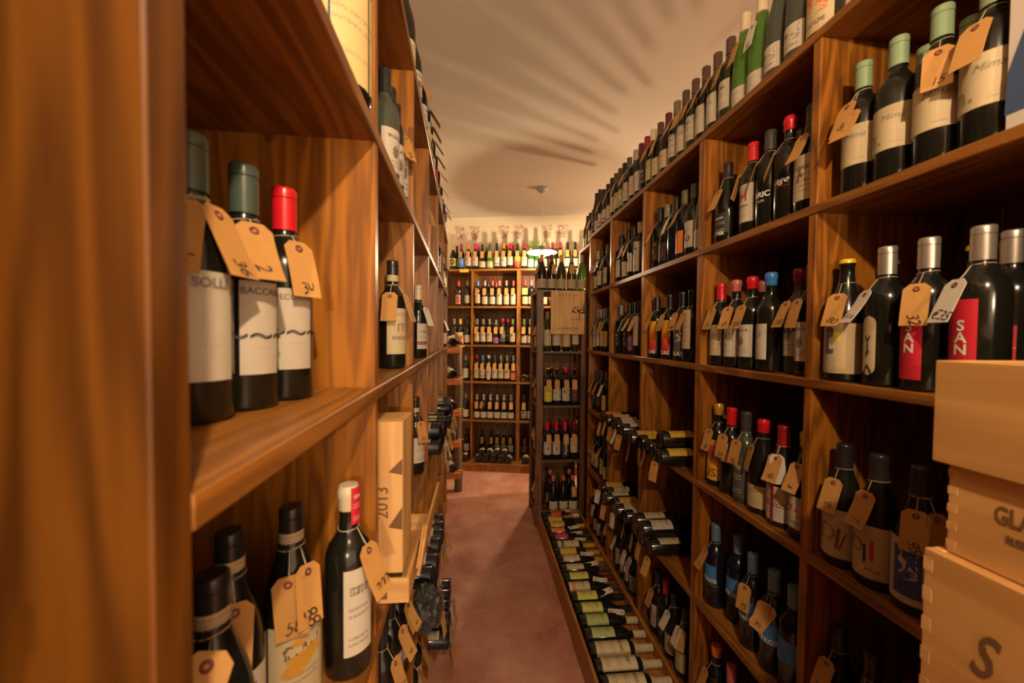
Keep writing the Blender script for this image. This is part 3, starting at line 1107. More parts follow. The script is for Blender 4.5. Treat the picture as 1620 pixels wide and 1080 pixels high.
def rrow(place, group, level, items, x=XR + 0.060, detail=2, jitter=9):
    row(place, group, (x, 0, LEVELS[level]), YD, FR, items, detail, jitter, RB if level < 5 else (), 0.40, 2.97 if level < 5 else 3.5)


k = T
rrow('top of the right racks', 'bottles along the top of the right racks', 5, [
    (924, 'u', 'dark', 'black', 'wl', (), {'off': (.06, 0, 0)}), (930, 'u', 'dark', 'black', 'ke', (), {'off': (.06, 0, 0)}), (937, 'u', 'dark', 'black', 'we', [T(tilt=45)], {'off': (.06, 0, 0)}),
    (944, 'f', 'dark', 'black', 'kt'), (949, 'f', 'dark', 'black', 'wl'), (955, 'u', 'dark', 'black', 'wb', [T(tilt=40)]),
    (962, 'u', 'dark', 'black', 'wb'), (969, 'b', 'dark', 'black', 'cl', [T(tilt=42)]), (975, 'b', 'dark', 'brown', 'ct'), (981.5, 'b', 'olive', 'brown', 'ct', [T(tilt=40)]),
    (987.5, 'b', 'dark', 'black', 'grn'), (994, 'b', 'dark', 'dgreen', 'wr', [T(tilt=44)]), (1007, 'b', 'dark', 'silver', 'wr', [T('12', tilt=42)]),
    (1015.5, 'b', 'dark', 'maroon', 'ws'), (1023, 'b', 'dark', 'dred', 'kt'), (1035, 'b', 'dark', 'cream', 'cs', [T('24', tilt=42)]),
    (1044.5, 'u', 'dark', 'brown', 'cs', [T('32', tilt=40)]), (1056.5, 'u', 'dark', 'maroon', 'cs'), (1072.5, 'b', 'olive', 'olive', 'wt', [T('22', tilt=38)]),
    (1085.5, 'b', 'olive', 'brown', 'ws', [T('25', tilt=40)]), (1106.5, 'b', 'olive', 'brown', 'wt', [T('28', tilt=40)]), (1119.5, 'b', 'dark', 'brown', 'ws', [T('30', tilt=40)]),
    (1139, 'b', 'olive', 'brown', 'ws', [T('30', tilt=36)]), (1158, 'b', 'olive', 'brown', 'wt', [T('34', tilt=32)]),
    (1175, 'f', 'green', 'cream', 'wlow', [T(tilt=30)]), (1196, 'f', 'green', 'cream', 'wlow', [T('26', mat='tag_white', tilt=30)]),
    (1224, 'f', 'grey', 'cream', 'gr'), (1256, 'f', 'grey', 'cream', 'gr'), (1292, 'u', 'dark', 'black', ('cream', 'o', 'art', 66, .12, .98, 'cream picture'))])

MNE = ('cream', 'g', 'plain', 70, .34, .84, 'cream')
MW = [('n.', .052, .094, 'ink_grey', -34), ('Mima', .0185, .132, 'ink_grey', 16, False, .35), ('____', .010, .080, 'ink_grey', 30)]
rrow("right rack's second shelf, near bay", 'sage-capped bottles on the second shelf', 4, [
    (1364, 'b', 'dark', 'sage', MNE, [T('18', tilt=38, az=-10), T(tilt=46, az=16, drop=.03)], {'words': MW[1:], 'rot': 6}),
    (1419, 'b', 'dark', 'sage', MNE, (), {'words': MW, 'rot': 12}),
    (1462, 'b', 'dark', 'sage', MNE, (), {'off': (.09, 0, 0), 'words': ()}),
    (1492, 'b', 'dark', 'sage', MNE, [T('15', tilt=20, az=22, size=.022)], {'words': MW[1:], 'rot': 10}),
    (1532, 'b', 'dark', 'sage', MNE, (), {'off': (.09, 0, 0), 'words': ()}),
    (1562, 'b', 'dark', 'sage', MNE, [T(tilt=40, az=-8)], {'words': MW, 'rot': 14})], x=XR + .052)
rrow("right rack's second shelf, second bay", 'bottles in the second bay of the second shelf', 4, [
    (1151, 'u', 'dark', 'black', 'kt', [T(tilt=44, drop=.02)], {'words': [('ITTER', .017, .036, 'ink_white', 10)]}),
    (1192, 'b', 'dark', 'red', ('white', 'g', 'script', 60, .22, .90, 'white, red-stamped'), [T(tilt=30, az=-50)], {'words': [('H', .042, .125, 'ink_red', 8, False, 0, ), ('BARBERA', .010, .096, 'ink', 6)]}),
    (1222, 'b', 'dark', 'clear', None, [T(tilt=30, az=-34)], {'words': [('BRIC', .024, .105, 'ink_white', 14), ('NOIR', .010, .085, 'ink_white', 10)]}),
    (1247, 'b', 'dark', 'wax:red', None, [T(tilt=34, az=-36)], {'words': [('cage', .028, .120, 'ink_white', 12, False, .4), ('_____', .024, .112, 'ink_red', 12)]}),
    (1265, 'b', 'olive', 'clear', 'cl', (), {'off': (.09, 0, 0)}),
    (1279, 'u', 'dark', 'black', ('cream', 'k', 'lines', 66, .22, 1.05, 'tall cream starred'), [T(tilt=36, az=-30)], {'words': [('K', .05, .100, 'ink_brown', 4, False, .2)]})])
rrow("right rack's second shelf, third bay", 'bottles in the third bay of the second shelf', 4, [
    (1048, 'b', 'dark', 'black', 'ke', [T(tilt=48)]), (1059, 'u', 'dark', 'grey', 'kr'), (1076, 'b', 'navy', 'black', None, [T(tilt=44, mat='tag_white')]),
    (1084.5, 'b', 'dark', 'olive', 'or', [T('19', tilt=40)]), (1094, 'b', 'dark', 'dgreen', 'ws', (), {'words': [('GO', .03, .075, 'ink', 4)]}), (1102, 'f', 'green', 'green', 'wl')])
rrow("right rack's second shelf, fourth bay", 'bottles in the fourth bay of the second shelf', 4, [
    (979, 'b', 'navy', 'black', 'ws', [T(tilt=36, az=-20)]), (994, 'b', 'dark', 'black', 'cl', [T(tilt=30)]), (1003, 'b', 'dark', 'black', 'we', [T(tilt=44)]), (1013, 'b', 'dark', 'cream', 'wtall')])
rrow("right rack's second shelf, fifth bay", 'bottles in the fifth bay of the second shelf', 4, [
    (940, 'b', 'dark', 'cream', 'wl', [T(tilt=40, mat='tag_white')]), (952, 'b', 'dark', 'black', 'cs', [T(tilt=40, mat='tag_white')]), (962.5, 'b', 'dark', 'brown', 'ka', [T(tilt=34, mat='tag_white')])])

VEC = ('cream', 'g', 'plain', 24, .12, .84, 'oval cream', 'oval')
SAN = ('red', 'w', 'plain', 36, .12, .95, 'red')
rrow("right rack's third shelf, near bay", 'bottles in the near bay of the third shelf', 3, [
    (1333, 'u', 'dark', 'crown:yellow', ('tan', 'k', 'plain', 72, .13, .95, 'portrait'), [T('80', tilt=36, az=-14, rot=-.4)], {'rot': 20, 'pics': [(('slate', 'w', 'plain', 15, .42, .90, 'oval'), -22), (('taupe', 'g', 'plain', 19, .16, .46, 'arch'), -18), (('white', 'g', 'plain', 8, .52, .74, 'oval'), -14), (('yellow', 'k', 'plain', 11, .66, .82, 'oval'), 2)]}),
    (1384, 'u', 'dark', 'crown:yellow', 'ct', (), {'off': (.12, 0, 0)}),
    (1401, 'b', 'dark', 'silver', VEC, [T('€35', mat='tag_white', tilt=44, size=.021, az=-14)], {'words': [('V\nI\nF', .020, .088, 'ink', 0), ('^', .05, .028, 'ink', 0)], 'rot': -6}),
    (1440, 'u', 'dark', 'crown:yellow', 'ct', (), {'off': (.12, 0, 0)}),
    (1466, 'b', 'dark', 'silver', SAN, [T('32', tilt=22, az=22, size=.026)], {'words': [('S\nA\nN', .027, .108, 'ink_white', 4)], 'rot': -6}),
    (1497, 'u', 'dark', 'crown:yellow', 'ct', (), {'off': (.12, 0, 0)}),
    (1551, 'b', 'dark', 'silver', SAN, [T('€35', mat='tag_white', tilt=38, az=-10, size=.026)], {'words': [('S\nA\nN', .027, .108, 'ink_white', 4)], 'rot': -6}),
    (1598, 'b', 'dark', 'silver', 'rd', (), {'off': (.09, 0, 0)})], x=XR + .050)
rrow("right rack's third shelf, second bay", 'bottles in the second bay of the third shelf', 3, [
    (1137, 'b', 'dark', 'red', 'cr', [T('110', tilt=34, az=-12), T('59', tilt=38, az=25)]),
    (1164, 'b', 'dark', 'wax:pink', 'ws', [T('49', tilt=38, az=12)]),
    (1189, 'b', 'dark', 'wax:red', 'we', [T('200', tilt=38, az=6, size=.026)]), (1206, 'b', 'dark', 'wax:pink', 'we', (), {'off': (.10, 0, 0)}),
    (1221, 'b', 'dark', 'wax:blue', 'ws', (), {'rot': -22}),
    (1264, 'b', 'grey', 'wax:dred', ('white', 'k', 'emblem', 60, .28, 1.0, 'white fruit'), [T('190', tilt=42, size=.026, az=-6)], {'words': [('NURAT', .020, .128, 'ink', 6)], 'off': (.03, 0, 0)}),
    (1281, 'b', 'dark', 'black', 'we', [T(tilt=34, az=-40)])])
URA = 'sun'
rrow("right rack's third shelf, third bay", 'bottles in the third bay of the third shelf', 3, [
    (1039, 'b', 'dark', 'black', 'sun', [T('51', tilt=40)], {'words': [('URAS', .026, .030, 'ink_white', 10)], 'rot': 0}),
    (1059.5, 'b', 'dark', 'black', 'sun', [T('51', tilt=40)], {'words': [('URAS', .026, .030, 'ink_white', 10)], 'rot': 4}),
    (1082, 'b', 'dark', 'black', 'sl', [T('48', tilt=34)], {'words': [('URAS', .026, .030, 'ink_white', 10)], 'rot': 8}),
    (1092, 'b', 'dark', 'black', 'cpl', [T(tilt=44)])])
rrow("right rack's third shelf, fourth bay", 'bottles in the fourth bay of the third shelf', 3, [
    (983, 'b', 'dark', 'grey', 'kt', [T(tilt=40)]), (996, 'b', 'dark', 'black', 'ke', [T(tilt=44, mat='tag_white', az=-25)]), (1004, 'b', 'dark', 'black', 'pu', [T(tilt=44)]), (1011.5, 'b', 'dark', 'black', 'cpl', [T(tilt=46)])])
rrow("right rack's third shelf, fifth bay", 'bottles in the fifth bay of the third shelf', 3, [
    (942, 'b', 'dark', 'grey', 'wtall', [T(tilt=46, drop=.02)]), (951, 'b', 'dark', 'grey', 'ws', [T(tilt=34, az=-30, mat='tag_white')]), (958, 'b', 'dark', 'grey', 'cs', [T(tilt=34)]), (963, 'b', 'dark', 'black', 'gd', [T(tilt=40)])])

rrow("right rack's fourth shelf, near bay", 'bottles in the near bay of the fourth shelf', 2, [
    (1336, 'u', 'dark', 'black', ('cream', 'g', 'plain', 66, .16, .96, 'cream, abstract-art'), [T('76', tilt=34, az=-14)], {'words': [('D', .060, .080, 'ink_grey', -14), ('l', .075, .070, 'ink_brown', 14, False, .1), ('/', .06, .064, 'ink_wine', 30)], 'rot': 14}),
    (1389, 'u', 'dark', 'black', ('cream', 'g', 'plain', 66, .16, .96, 'cream, red-barred'), [T('76', tilt=34, az=-14)], {'words': [('D', .050, .090, 'ink_grey', -30), ('l', .06, .076, 'ink', -4), ('I', .066, .086, 'ink_red', 14), ('.', .09, .066, 'ink_yellow', -10), ('~', .05, .045, 'ink_red', 16)], 'rot': 16}),
    (1450, 'u', 'dark', 'black', ('cream', 'g', 'plain', 74, .14, 1.02, 'cream and stormy-blue'), [T('95', tilt=26, az=8, size=.026), T('57', tilt=26, az=62, size=.026)], {'rot': 20, 'pics': [(('dblue', 'w', 'art', 33, .24, .92), -6)]}),
], x=XR + .056)
USL = 'stp'
rrow("right rack's fourth shelf, second bay", 'bottles in the second bay of the fourth shelf', 2, [
    (1137, 'b', 'dark', 'wax:gold', 'stp', [T('30', tilt=30, az=10)], {'words': [('US', .045, .050, 'ink_brown', 10)]}),
    (1158, 'b', 'dark', 'red', ('cream', 'g', 'lines', 40, .62, 1.0, 'small high cream'), [T('55', tilt=28, az=12)]),
    (1186, 'b', 'grey', 'clear', ('slate', 'w', 'text', 60, .1, .85, 'black lettered'), [T('40', tilt=24, az=14)]),
    (1217, 'u', 'dark', 'wax:red', 'cl', [T(tilt=30, az=-25)]),
    (1240, 'u', 'dark', 'dred', ('white', 'g', 'lines', 66, .12, .82, 'white, red-barred'), [T('30', tilt=30, az=6), T(mat='tag_white', tilt=24, az=14, roll=14)], {'words': [('|', .13, .082, 'ink_wine', 4, False, 0), ('Ariosa', .030, .07, 'ink_wine', 18, False, .3)]}),
    (1271, 'u', 'dark', 'wax:gold', 'wr', [T('45', tilt=30, az=22)])])
rrow("right rack's fourth shelf, fifth bay", 'bottles in the fifth bay of the fourth shelf', 2, [
    (938.5, 'b', 'dark', 'navy', 'kt', [T(tilt=44)]), (951, 'b', 'dark', 'maroon', 'kt', [T(tilt=30)]), (960, 'b', 'dark', 'olive', 'gd', [T(tilt=40, mat='tag_white')])])

KRT = ('blue', 'k', 'plain', 62, .50, .86, 'blue mountain')
KW = [('KARTKOS', .020, .104, 'ink_white', 0), ('____', .022, .096, 'ink_green', 42)]
rrow("right rack's fifth shelf, second bay", 'pale-blue-capped bottles on the fifth shelf', 1, [
    (1128, 'b', 'navy', 'lblue', KRT, [T('25', tilt=36, az=-34)], {'words': KW}), (1167, 'b', 'navy', 'lblue', KRT, (), {'words': KW[:1], 'off': (.03, 0, 0)}),
    (1190, 'b', 'navy', 'lblue', KRT, [T('75', tilt=20, az=20)], {'words': KW}), (1224, 'b', 'navy', 'lblue', KRT, [T('75', tilt=34, az=6), T('75', tilt=30, az=30, roll=-25)], {'words': KW[:1]}),
    (1254, 'b', 'navy', 'lblue', KRT, (), {'words': KW[1:]})], jitter=5)
rrow("right rack's fifth shelf, near bay", 'dark bottles in the near bay of the fifth shelf', 1, [
    (1300, 'u', 'dark', 'black', 'wl', [T('65', tilt=44, az=-28)]), (1362, 'u', 'dark', 'black', 'wl', [T('65', tilt=34, az=0)]), (1418, 'u', 'dark', 'brown', 'wl')])
rrow("right rack's fifth shelf, fifth bay", 'bottles in the fifth bay of the fifth shelf', 1, [
    (937.5, 'b', 'dark', 'black', 'ws', [T(tilt=44), T(tilt=36, az=20)]), (948, 'b', 'dark', 'black', 'ct', [T(tilt=40)]), (957, 'b', 'dark', 'navy', 'li', [T(tilt=44)]), (962, 'b', 'dark', 'black', 'cl')])
rrow("right rack's bottom shelf, second bay", 'bottles in the second bay of the bottom shelf', 0, [
    (1132, 'b', 'dark', 'wax:orange', 'ct', [T(tilt=36, az=-30)]), (1156, 'b', 'dark', 'pink', 'wt'), (1180, 'b', 'dark', 'black', 'wt')])
rrow("right rack's bottom shelf, third bay", 'bottles in the third bay of the bottom shelf', 0, [
    (1043, 'b', 'dark', 'black', 'ka', [T(tilt=38)]), (1052, 'b', 'dark', 'dred', 'kt'), (1066, 'u', 'dark', 'black', 'cs', [T(tilt=38, mat='tag_white')]), (1084, 'u', 'dark', 'black', 'cs', [T(tilt=38, mat='tag_white'), T(tilt=20, az=30)])])
rrow("right rack's bottom shelf, fourth bay", 'bottles in the fourth bay of the bottom shelf', 0, [
    (972, 'u', 'dark', 'black', 'cl', [T(tilt=38, mat='tag_white')]), (983, 'b', 'dark', 'black', 'wt', [T(tilt=30, mat='tag_white')]), (990, 'b', 'dark', 'black', 'ws'), (998, 'b', 'dark', 'black', 'ws', [T(tilt=38, mat='tag_white')]), (1006, 'b', 'dark', 'black', 'wl', [T(tilt=42, mat='tag_white')])])
rrow("right rack's bottom shelf, fifth bay", 'bottles in the fifth bay of the bottom shelf', 0, [
    (936, 'b', 'dark', 'orange', 'sun'), (944, 'b', 'dark', 'pink', 'wl', [T(mat='tag_white', tilt=36)]), (952, 'b', 'dark', 'black', 'cl'), (959, 'b', 'dark', 'dred', 'pu')])


for i in range(13):
    bottle(Matrix.Translation((2.045, 2.62 + .095 * i + random.uniform(-.006, .006), LEVELS[5] + .0012)), 'b' if i % 3 else 'f', 'g_dark', ('black', 'red', 'brown')[i % 3], ('wt', 'ct')[i % 2], (), None,
           'dark bottle along the top of the next aisle rack, %s from its near end' % ordinal(i), 'bottles along the top of the next aisle rack', 1)


def lying(p, axis, roll, shape, glass, cap, lab, label, group, tags=(), words=None):
    """A bottle on its side: p the middle of its base, axis the way its neck points, label upwards."""
    z = Vector(axis).normalized()
    x = Vector((0, 0, 1)) - z * z.z
    x.normalize()
    y = z.cross(x)
    M = Matrix(((x.x, y.x, z.x, p[0]), (x.y, y.y, z.y, p[1]), (x.z, y.z, z.z, p[2]), (0, 0, 0, 1))) @ Matrix.Rotation(math.radians(roll), 4, 'Z')
    gl = 'g_' + glass
    o = bottle(M, shape, gl, cap, lab, (), words, label, group, 1)
    for tp, face, mat, txt in tags:      # a tag that hangs plumb or lies, given in world space
        Wm = Matrix.Translation(tp) @ face
        add_tag(o, M.inverted() @ Wm, mat, txt, random.choice((0, 1, 2)), True)
    return o


def hang(y, x=-1, swing=0.0, tilt=0.0):
    return Matrix.Rotation(PI + swing, 4, 'Z') @ Matrix.Rotation(-tilt, 4, 'Y')


def stack(place, group, level, spots, xb, caps, labs, seed):
    """Bottles lying with their bases to the aisle; spots: (y, layer, height over the shelf or None for resting)."""
    rnd = random.Random(seed)
    spots = sorted(spots, key=lambda s: (-s[0]))
    for i, (y, lay) in enumerate(spots):
        shape = 'b'
        r = SHAPE[shape]['r'] + 0.0018
        z = LEVELS[level] + r + lay * 0.0682
        x = xb + rnd.uniform(-.02, .02)
        cap, lab = caps[i % len(caps)], labs[i % len(labs)]
        tags = []
        if lay == 0:
            tags = [((x - 0.006, y + rnd.uniform(-.02, .02), LEVELS[level] + rnd.uniform(-.02, .02)), hang(y, swing=rnd.uniform(-.5, .5), tilt=rnd.uniform(.05, .3)), 'kraft' if rnd.random() < .8 else 'tag_white', None)]
        lying((x, y, z), (1, rnd.uniform(-.004, .004), 0), rnd.uniform(-25, 25), shape, 'dark', cap, lab,
              'lying dark bottle, base outwards, %s %s from left, %s' % ('upper layer,' if lay else 'lower layer,', ordinal(i), place), group, tags)


Yu = [2.966, 2.488, 1.980, 1.475, 0.943]       # upright positions
stack("right rack's fourth shelf, fourth bay", 'bottles lying on the fourth shelf, fourth bay', 2, [(2.44 - .084 * i, 0) for i in range(5)], .815, ['black', 'dred', 'black'], ['or', 'ct', 'wt', 'cs', 'wt'], 3)
stack("right rack's fourth shelf, third bay", 'bottles lying on the fourth shelf, third bay', 2, [(1.935 - .0805 * i, 0) for i in range(5)] + [(1.935 - .0805 * 3.5, 1)], .80, ['black', 'pink', 'black'], ['gd', 'gd', 'wt', 'cs'], 4)
stack("right rack's fifth shelf, fourth bay", 'bottles lying on the fifth shelf, fourth bay', 1, [(2.447 - .0803 * i, 0) for i in range(6)], .80, ['black', 'dred'], ['gd', 'ct', 'wt'], 5)
stack("right rack's fifth shelf, third bay", 'bottles lying on the fifth shelf, third bay', 1, [(1.90 - .081 * i, 0) for i in range(3)] + [(1.90 - .081 * (i + .5), 1) for i in range(2)], .80, ['black'], ['wt', 'ct', 'cs'], 6)
# ------------------------------------------------------------------ the floor trough and its bottles
TRX0, TRX1, TRY0, TRY1, TRH = 0.504, 0.862, 1.25, 3.16, 0.150
tr = empty('bottle_trough', 'long low wooden trough on the floor full of lying bottles', 'trough', Matrix.Translation((TRX0, TRY0, 0)))
w, l = TRX1 - TRX0, TRY1 - TRY0
box('side_board', (0, 0, 0), (0.016, l, TRH), 'trough_wood', tr, .002)
box('side_board', (w - 0.016, 0, 0), (w, l, TRH), 'trough_wood', tr, .002)
box('end_board', (0.016, l - 0.016, 0), (w - 0.016, l, TRH), 'trough_wood', tr, .002)
box('end_board', (0.016, 0, 0), (w - 0.016, 0.016, TRH), 'trough_wood', tr, .002)
box('bottom_board', (0.016, 0.016, 0.078), (w - 0.016, l - 0.016, 0.0905), 'trough_wood', tr, .001)
TRB = [  # y, glass, cap, label, capsule length kind, tag
    (3.095, 'dark', 'foil:cream', 'ored2', 'white'), (3.005, 'dark', 'foil:black', 'gd', 'kraft'), (2.915, 'dark', 'foil:gold', 'gd', None),
    (2.825, 'dark', 'foil:black', 'or', 'white'), (2.735, 'dark', 'foil:black', 'rd', 'white'), (2.640, 'brown', 'long:gold', 'gdc', 'white'),
    (2.548, 'brown', 'long:gold', 'gd', None), (2.456, 'dark', 'foil:gold', 'cs', 'white'), (2.358, 'dark', 'foil:brown', 'cs', 'white'),
    (2.270, 'dark', 'foil:maroon', 'li', None), (2.180, 'dark', 'foil:brown', 'oc', 'white'), (2.092, 'dark', 'foil:black', 'li', 'white'),
    (2.000, 'dark', 'foil:black', 'li', None), (1.912, 'dark', 'foil:cream', 'lg', 'white'), (1.822, 'dark', 'foil:cream', 'lg', None),
    (1.730, 'dark', 'long:cream', 'big', None), (1.640, 'dark', 'long:cream', 'big', None), (1.552, 'dark', 'long:cream', 'big', None)]
TL = {'ored2': ('ored', 'k', 'lines', 60, .4, .85, 'red-orange'), 'gdc': ('cream', 'k', 'band', 70, .2, 1.0, 'cream and gold'),
      'oc': ('cream', 'o', 'band', 80, .05, .7, 'cream and orange'), 'big': ('cream', 'k', 'text', 84, .16, 1.02, 'large cream')}
for i, (y, gl, cap, lb, tg) in enumerate(TRB):
    x = 0.5255 + random.uniform(0, .003)
    y += random.uniform(-.002, .002)
    ang = random.uniform(-.03, .03)
    lift = 0.0905 + 0.0395
    tags = []
    if tg:
        Mx = (Matrix.Rotation(random.uniform(-.9, -.2), 4, 'Z') @ Matrix.Rotation(-PI / 2 - .25, 4, 'Y') @ Matrix.Rotation(random.uniform(-.5, .5), 4, 'X'))
        tags = [((x + .235, y + .006, lift + .040), Matrix.Rotation(PI + random.uniform(-.6, .3), 4, 'Z') @ Matrix.Rotation(-1.42, 4, 'Y'), 'tag_white' if tg == 'white' else 'kraft', random.choice(('38', '45', '60', None)))]
    spec = TL.get(lb, lb)
    lw = (LAB[spec] if isinstance(spec, str) else spec)[6]
    kk, cc = cap.split(':')
    bz = lift
    lying((x, y, bz), (1, ang * .4, 0), random.uniform(-16, 16), 'b', gl, cap, spec,
          '%s lying bottle, %s-capped, %s label, %s from far end of floor trough' % (GLASSW['g_' + gl], CAPW.get(cc, cc), lw, ordinal(i)), 'bottles lying in the floor trough', tags)

# ------------------------------------------------------------------ tower rack bottles
TG = 'bottles on the tower rack'
FC = -PI / 2                                   # labels face the camera (-Y)
XD = (1, 0, 0)


def trow(place, z, items, y=TY0 + 0.062, jitter=7):
    top_ = z > 2
    row(place, TG, (0, y, z), XD, FC, items, 1, jitter, () if top_ else [(TX0, TX0 + .055), (TX1 - .055, TX1)], TX0, TX1, [(TX0, .605), (TX1 - .055, TX1)])


trow('top of tower rack', TLEV[4], [
    (854.5, 'u', 'dark', 'orange', 'tl', [T(tilt=20, az=-70)]), (869, 'u', 'dark', 'brown', 'tl', [T(tilt=18, az=25, roll=-12)]), (886, 'u', 'olive', 'gold', 'tl'),
    (904, 'u', 'olive', 'grey', 'tl', [T(tilt=12, drop=0, az=-10, mat='kraft')]), (921.5, 'u', 'green', 'grey', 'tl')])
trow('tower shelf behind the crate front', TLEV[3], [
    (866, 'f', 'olive', 'olive', 'cpl'), (880, 'b', 'dark', 'black', ('white', 'g', 'lines', 60, .25, 1.0, 'white')), (897, 'b', 'dark', 'black', 'cs'), (912, 'b', 'olive', 'gold', 'cpl')])
trow('third shelf of tower rack', TLEV[2], [
    (866, 'b', 'dark', 'crown:pink', 'wl', (), {'off': (0, .11, 0)}), (870, 'b', 'dark', 'crown:yellow', 'ye', [T(tilt=16, roll=5)]), (886, 'b', 'dark', 'crown:pink', 'gr', [T(tilt=16)]),
    (893, 'b', 'dark', 'crown:gold', 'wl', (), {'off': (0, .11, 0)}), (901, 'b', 'dark', 'wax:red', 'ka', [T(tilt=16)]), (917, 'b', 'dark', 'crown:red', 'kr', [T(tilt=16, az=-20)])])
trow('fourth shelf of tower rack', TLEV[1], [
    (866, 'b', 'dark', 'red', 'we', [T(tilt=16, az=30, roll=14)]), (875, 'b', 'dark', 'dred', 'wl', (), {'off': (0, .11, 0)}), (881, 'b', 'dark', 'red', 'we', [T(tilt=16)]),
    (891, 'b', 'dark', 'dred', 'wl', (), {'off': (0, .11, 0)}), (897, 'b', 'dark', 'mag', ('black', 'w', 'plain', 60, .1, .95, 'black scripted'), [T(tilt=16)], {'words': [('Popolo', .032, .085, 'ink_white', 0, True, .2)]}),
    (906, 'b', 'dark', 'dred', 'wl', (), {'off': (0, .11, 0)}), (913, 'b', 'dark', 'maroon', ('cream', 'r', 'text', 55, .3, .95, 'cream'), [T(tilt=14)])])
trow('bottom shelf of tower rack', TLEV[0], [
    (868, 'b', 'dark', 'wax:pink', 'wl', (), {'off': (0, .12, 0)}), (875, 'u', 'dark', 'wax:pink', 'wl'), (892, 'u', 'dark', 'wax:pink', 'wl'),
    (900, 'b', 'dark', 'wax:pink', 'wl', (), {'off': (0, .12, 0)}), (909, 'u', 'dark', 'wax:pink', 'wl', [T(tilt=14, roll=6)])])
# bottles that face the aisle through the tower's open side
for lv, nm in ((4, 'top'), (3, 'second shelf'), (2, 'third shelf'), (1, 'fourth shelf'), (0, 'bottom shelf')):
    for j, y in enumerate((3.345, 3.455)):
        gl = 'g_olive' if lv > 2 else 'g_dark'
        shp = 'u' if lv > 2 else 'b'
        M = Matrix.Translation((TX0 + .058, y, TLEV[lv] + .0012)) @ Matrix.Rotation(PI + random.uniform(-.15, .15), 4, 'Z')
        bottle(M, shp, gl, ('brown', 'black', 'dred', 'black', 'black')[lv], ('tl', 'cl', 'cl', 'ws', 'tl')[lv] if j else ('tl', 'tl', 'we', 'cl', 'cl')[lv],
               [T(tilt=30, az=random.uniform(-15, 15))], None, 'dark bottle facing the aisle from open side of tower, %s, %s one' % (nm, ('front', 'rear')[j]), TG, 1)

# crate front on the tower
cf = empty('crate_front', 'pale pine crate front marked Barolo fixed across the tower rack', 'crate', Matrix.Translation((0.598, TY0 - 0.022, 1.640)), None)
CW, CH = 0.288, 0.362
for i in range(3):
    box('plank', (CW * i / 3 + .0006, 0, 0), (CW * (i + 1) / 3 - .0006, 0.014, CH), 'pine_z', cf, .0008)
box('cleat', (0.02, 0.014, 0.03), (CW - 0.02, 0.021, 0.06), 'pine_x', cf, .001)
box('cleat', (0.02, 0.014, CH - 0.06), (CW - 0.02, 0.021, CH - 0.03), 'pine_x', cf, .001)
FCM = Matrix.Rotation(-PI / 2, 4, 'Z')


def face_text(parent, s, size, x, z, mat='ink_brown', shear=0, y=-0.0008, spacing=1.0, bold=0.0, R=None):
    o = link_mesh('lettering', text_mesh(s, size, mat, shear, None, spacing, bold), parent)
    o.matrix_local = Matrix.Translation((x, y, z)) @ (R or FCM)
    return o


face_text(cf, 'BAROLO', .030, CW * .5, CH - .035, spacing=1.45)
face_text(cf, 'GIOVANNI ROSSO', .0235, CW * .5, .046, spacing=0.95, bold=.0003)
bm = bmesh.new()
box_bm((.055, -.0008, CH - .058), (CW - .055, -.0003, CH - .0565), 0, bm)
box_bm((.07, -.0008, .0255), (CW - .06, -.0003, .027), 0, bm)
for i in range(4):
    box_bm((.06 + i * .045, -.0008, CH - .075), (.064 + i * .045, -.0003, CH - .069), 0, bm)
link_mesh('printed_lines', bm_mesh(bm, 'printed_lines', 'ink_brown'), cf)['kind'] = 'stuff'
bm = bmesh.new()
rnd = random.Random(5)


def flat_dab(bm, x, z, r, y=-.0008, n=7):
    vs = [bm.verts.new((x + r * math.cos(2 * PI * k / n), y, z + r * math.sin(2 * PI * k / n))) for k in range(n)]
    bm.faces.new(vs)


cx, cz = CW - .045, .175
for _ in range(46):
    a, q = rnd.uniform(-.2, PI * 1.15), rnd.uniform(.2, 1)
    x, z = cx + .060 * q * math.cos(a) - .008, cz + .002 + .066 * q * abs(math.sin(a))
    if x < CW - .003:
        flat_dab(bm, x, z, rnd.uniform(.0035, .0075))
for i in range(14):
    flat_dab(bm, cx - .002 * math.sin(i), cz - .05 + i * .005, .0035)
for i in range(30):
    flat_dab(bm, cx - .075 + i * .0035, cz - .05 + .003 * math.sin(i * 1.7), .0022)
for a0 in (-1, -.5, .5, 1):
    for i in range(9):
        x, z = cx + a0 * .004 * i, cz + .004 * i
        if x < CW - .003:
            flat_dab(bm, x, z, .002)
link_mesh('tree_print', bm_mesh(bm, 'tree_print', 'ink_brown'), cf)['kind'] = 'stuff'

# ------------------------------------------------------------------ back rack bottles
BL = [0.10, 0.600, 1.068, 1.512, 1.978, 2.425]
FB = math.atan2(-BN.y, -BN.x)
BB = [(t - .013, t + .013) for t in (b1 - .575, b1, b2 + .575, b2 + 1.15)] + [(b2 - .024, b2 + .024)]


def brow(place, level, items, dep=0.062, jitter=7):
    P = B0 + BN * dep
    row(place, 'bottles on the back rack', (P.x, P.y, BL[level]), BD, FB, items, 0, jitter, BB if level < 5 else (), b1 - .57, b2 + 1.1)


